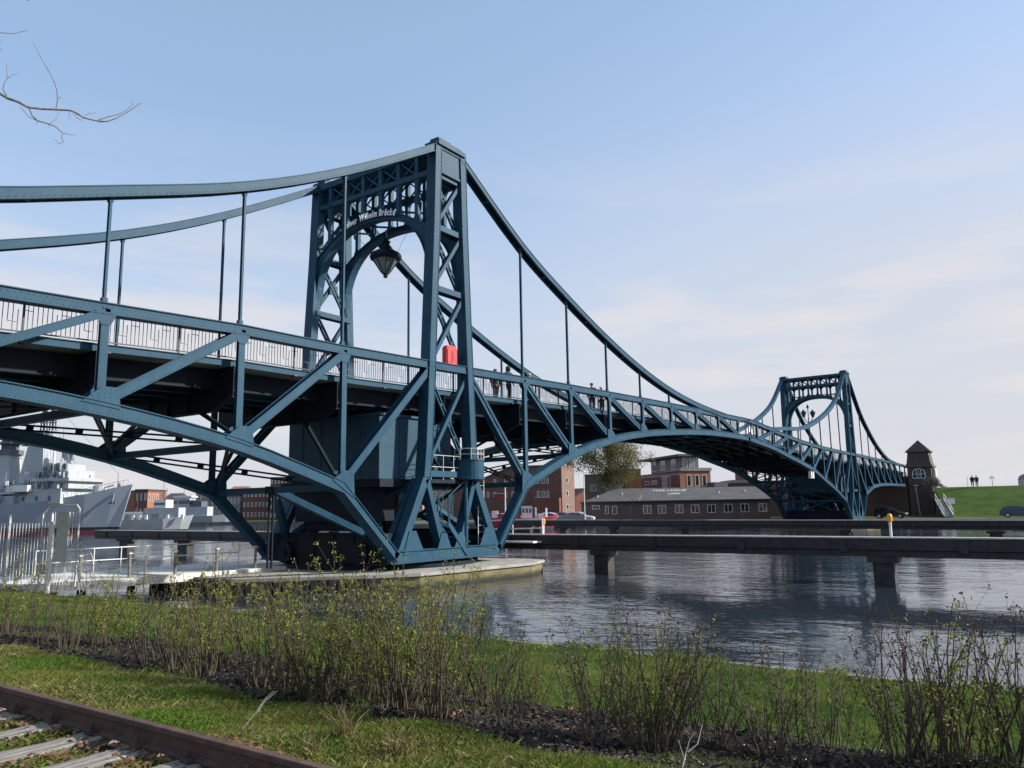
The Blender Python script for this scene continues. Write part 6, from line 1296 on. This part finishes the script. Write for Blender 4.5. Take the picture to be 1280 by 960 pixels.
for (u, v, s, lb) in ((574, 900, .10, 'big curled tan leaf on the soil edge by the rough grass'), (714, 893, .085, 'upright tan leaf in the bed left of the bare shrubs'), (364, 858, .08, 'tan leaf lying at the foot of the brown thicket'), (552, 872, .07, 'brown leaf low between the stems of the thicket'), (82, 888, .09, 'brown leaf leaning against the rusty rail side')):
    p = gpt(u, v); t = thing('fallen_leaf', (p.x, p.y, p.z+.01), lb, 'leaf', 'large fallen leaves'); mb = MB()
    pts = []; 
    for i in range(12): a = 2*math.pi*i/12; r_ = s*(1 if i % 2 else .68)*random.uniform(.8, 1.1); pts.append((r_*math.cos(a), r_*.8*math.sin(a)*.6, .02+s*.55*abs(math.sin(a))*random.uniform(.6, 1.2)))
    mb.add(pts+[(0, 0, .015)], [(i, (i+1) % 12, 12) for i in range(12)]); mb.build('blade', 'dead', t, fix=False)
# dry stalks
def stalk(u, v, lines, lb):
    p = gpt(u, v); t = thing('dry_stalk', p, lb, 'stalk'); mb = MB(); D = (p-CAM).dot(HD)
    for ln in lines: mb.tube([at(a, b, D)-p for a, b in ln], [.006]+[.004]*(len(ln)-2)+[.002], 5)
    mb.build('stem', 'stalk', t, fix=False)
stalk(297, 918, [[(297, 918), (318, 893), (331, 874), (342, 864)], [(318, 893), (326, 888)], [(325, 882), (346, 864)], [(322, 889), (334, 872)]], 'forked dry white stalk standing in the grass beside the rail')
stalk(852, 962, [[(852, 962), (862, 925), (868, 915)], [(860, 940), (872, 930), (878, 905)], [(856, 950), (848, 925)]], 'pale dry stalk low among the right-hand shrubs')
# tufts of tall dry grass by the rail
def tuft(u, v, n, h, m, lb, seed):
    r2 = np.random.default_rng(seed); p = gpt(u, v); t = thing('grass_tuft', p, lb, 'grass tuft', 'tall grass tufts beside the rail'); mb = MB()
    for i in range(n):
        a = r2.uniform(0, 6.28); l = h*r2.uniform(.4, 1.1); b = Vector((r2.normal(0, .05), r2.normal(0, .05), -.02)); d_ = Vector((math.cos(a)*r2.uniform(.05, .6), math.sin(a)*r2.uniform(.05, .6), 1)).normalized(); q = b+d_*l*.6; e = q+Vector((d_.x*1.8, d_.y*1.8, d_.z*.5)).normalized()*l*.4
        mb.tube([b, q, e], [.0035, .0028, .0012], 3, False)
    mb.build('blades', m, t, fix=False)
tuft(428, 925, 60, .34, 'straw', 'straw-coloured grass tuft beyond the rail end, with upright stalks', 1); tuft(500, 945, 50, .3, 'straw', 'yellowish grass tuft at the lower edge right of the rail', 2); tuft(455, 905, 24, .42, 'grass_rough', 'thin green grass tuft at the soil edge', 3); tuft(612, 955, 26, .22, 'leaf', 'small fresh green weed at the lower picture edge', 4); tuft(574, 955, 16, .18, 'leaf', 'smaller fresh green weed left of the taller one', 5); tuft(390, 945, 40, .2, 'straw', 'low straw-coloured tuft against the rail', 6)

# ------------------------------------------------------------------ light
w = bpy.data.worlds.new('World'); SC.world = w; w.use_nodes = True; nt = w.node_tree; bg = nt.nodes['Background']
SUN = Vector((.52, -.70, .47)).normalized(); EL = math.asin(SUN.z); AZ = math.atan2(SUN.x, SUN.y)
sky = nt.nodes.new('ShaderNodeTexSky'); sky.sky_type = 'NISHITA'; sky.sun_disc = False; sky.sun_elevation = EL; sky.sun_rotation = AZ; sky.air_density = 1.0; sky.dust_density = .6; sky.ozone_density = 3.0
# thin veil cloud: soft noise on the sky direction, thicker near the horizon
tc = nt.nodes.new('ShaderNodeTexCoord'); sp = nt.nodes.new('ShaderNodeSeparateXYZ'); nt.links.new(tc.outputs['Generated'], sp.inputs[0])
mp = nt.nodes.new('ShaderNodeMapping'); mp.inputs['Scale'].default_value = (1.2, 1.2, 6.0); nt.links.new(tc.outputs['Generated'], mp.inputs[0])
nz = nt.nodes.new('ShaderNodeTexNoise'); nz.inputs['Scale'].default_value = 2.4; nz.inputs['Detail'].default_value = 5; nz.inputs['Roughness'].default_value = .5; nt.links.new(mp.outputs[0], nz.inputs['Vector'])
def mapr(src, f0, f1, t0, t1):
    h = nt.nodes.new('ShaderNodeMapRange'); h.interpolation_type = 'SMOOTHSTEP'
    for k_, v_ in zip(('From Min', 'From Max', 'To Min', 'To Max'), (f0, f1, t0, t1)): h.inputs[k_].default_value = v_
    nt.links.new(src, h.inputs['Value']); return h.outputs[0]
def mul(a, b): m_ = nt.nodes.new('ShaderNodeMath'); m_.operation = 'MULTIPLY'; nt.links.new(a, m_.inputs[0]); nt.links.new(b, m_.inputs[1]); return m_.outputs[0]
def mixc(f, a, col): m_ = nt.nodes.new('ShaderNodeMix'); m_.data_type = 'RGBA'; nt.links.new(f, m_.inputs['Factor']); nt.links.new(a, m_.inputs['A']); m_.inputs['B'].default_value = (*col, 1); return m_.outputs['Result']
const = nt.nodes.new('ShaderNodeValue'); const.outputs[0].default_value = .38
c0 = mixc(const.outputs[0], sky.outputs[0], (2.35, 3.1, 4.0))
dr = nt.nodes.new('ShaderNodeVectorMath'); dr.operation = 'DOT_PRODUCT'; dr.inputs[1].default_value = (.573, -.82, 0); nt.links.new(tc.outputs['Generated'], dr.inputs[0])
east = mul(mapr(dr.outputs['Value'], -.25, .5, 0, .75), mapr(sp.outputs[2], .62, .22, 0, 1))
c0 = mixc(east, c0, (2.78, 2.98, 3.42))
haze = mapr(sp.outputs[2], .48, 0.0, .02, .92)
c1 = mixc(haze, c0, (3.02, 3.06, 3.27))
wisp = mul(mapr(sp.outputs[2], .46, .12, 0, .9), mapr(nz.outputs['Fac'], .44, .62, 0, 1))
c2 = mixc(wisp, c1, (3.5, 3.4, 3.47))
nt.links.new(c2, bg.inputs['Color']); bg.inputs['Strength'].default_value = .15
sl = bpy.data.lights.new('sun', 'SUN'); sl.energy = 5.0; sl.angle = R(1.5); sl.color = (1, .94, .86); so = bpy.data.objects.new('sun', sl); COL.objects.link(so); so.rotation_euler = SUN.to_track_quat('Z', 'Y').to_euler(); so.location = (0, -60, 60)
vs_ = SC.view_settings; vs_.view_transform = 'Standard'; vs_.look = 'None'; vs_.gamma = 1; vs_.exposure = 0.6; vs_.use_curve_mapping = False
SC.render.engine = 'CYCLES'; SC.cycles.use_denoising = True; SC.cycles.max_bounces = 6
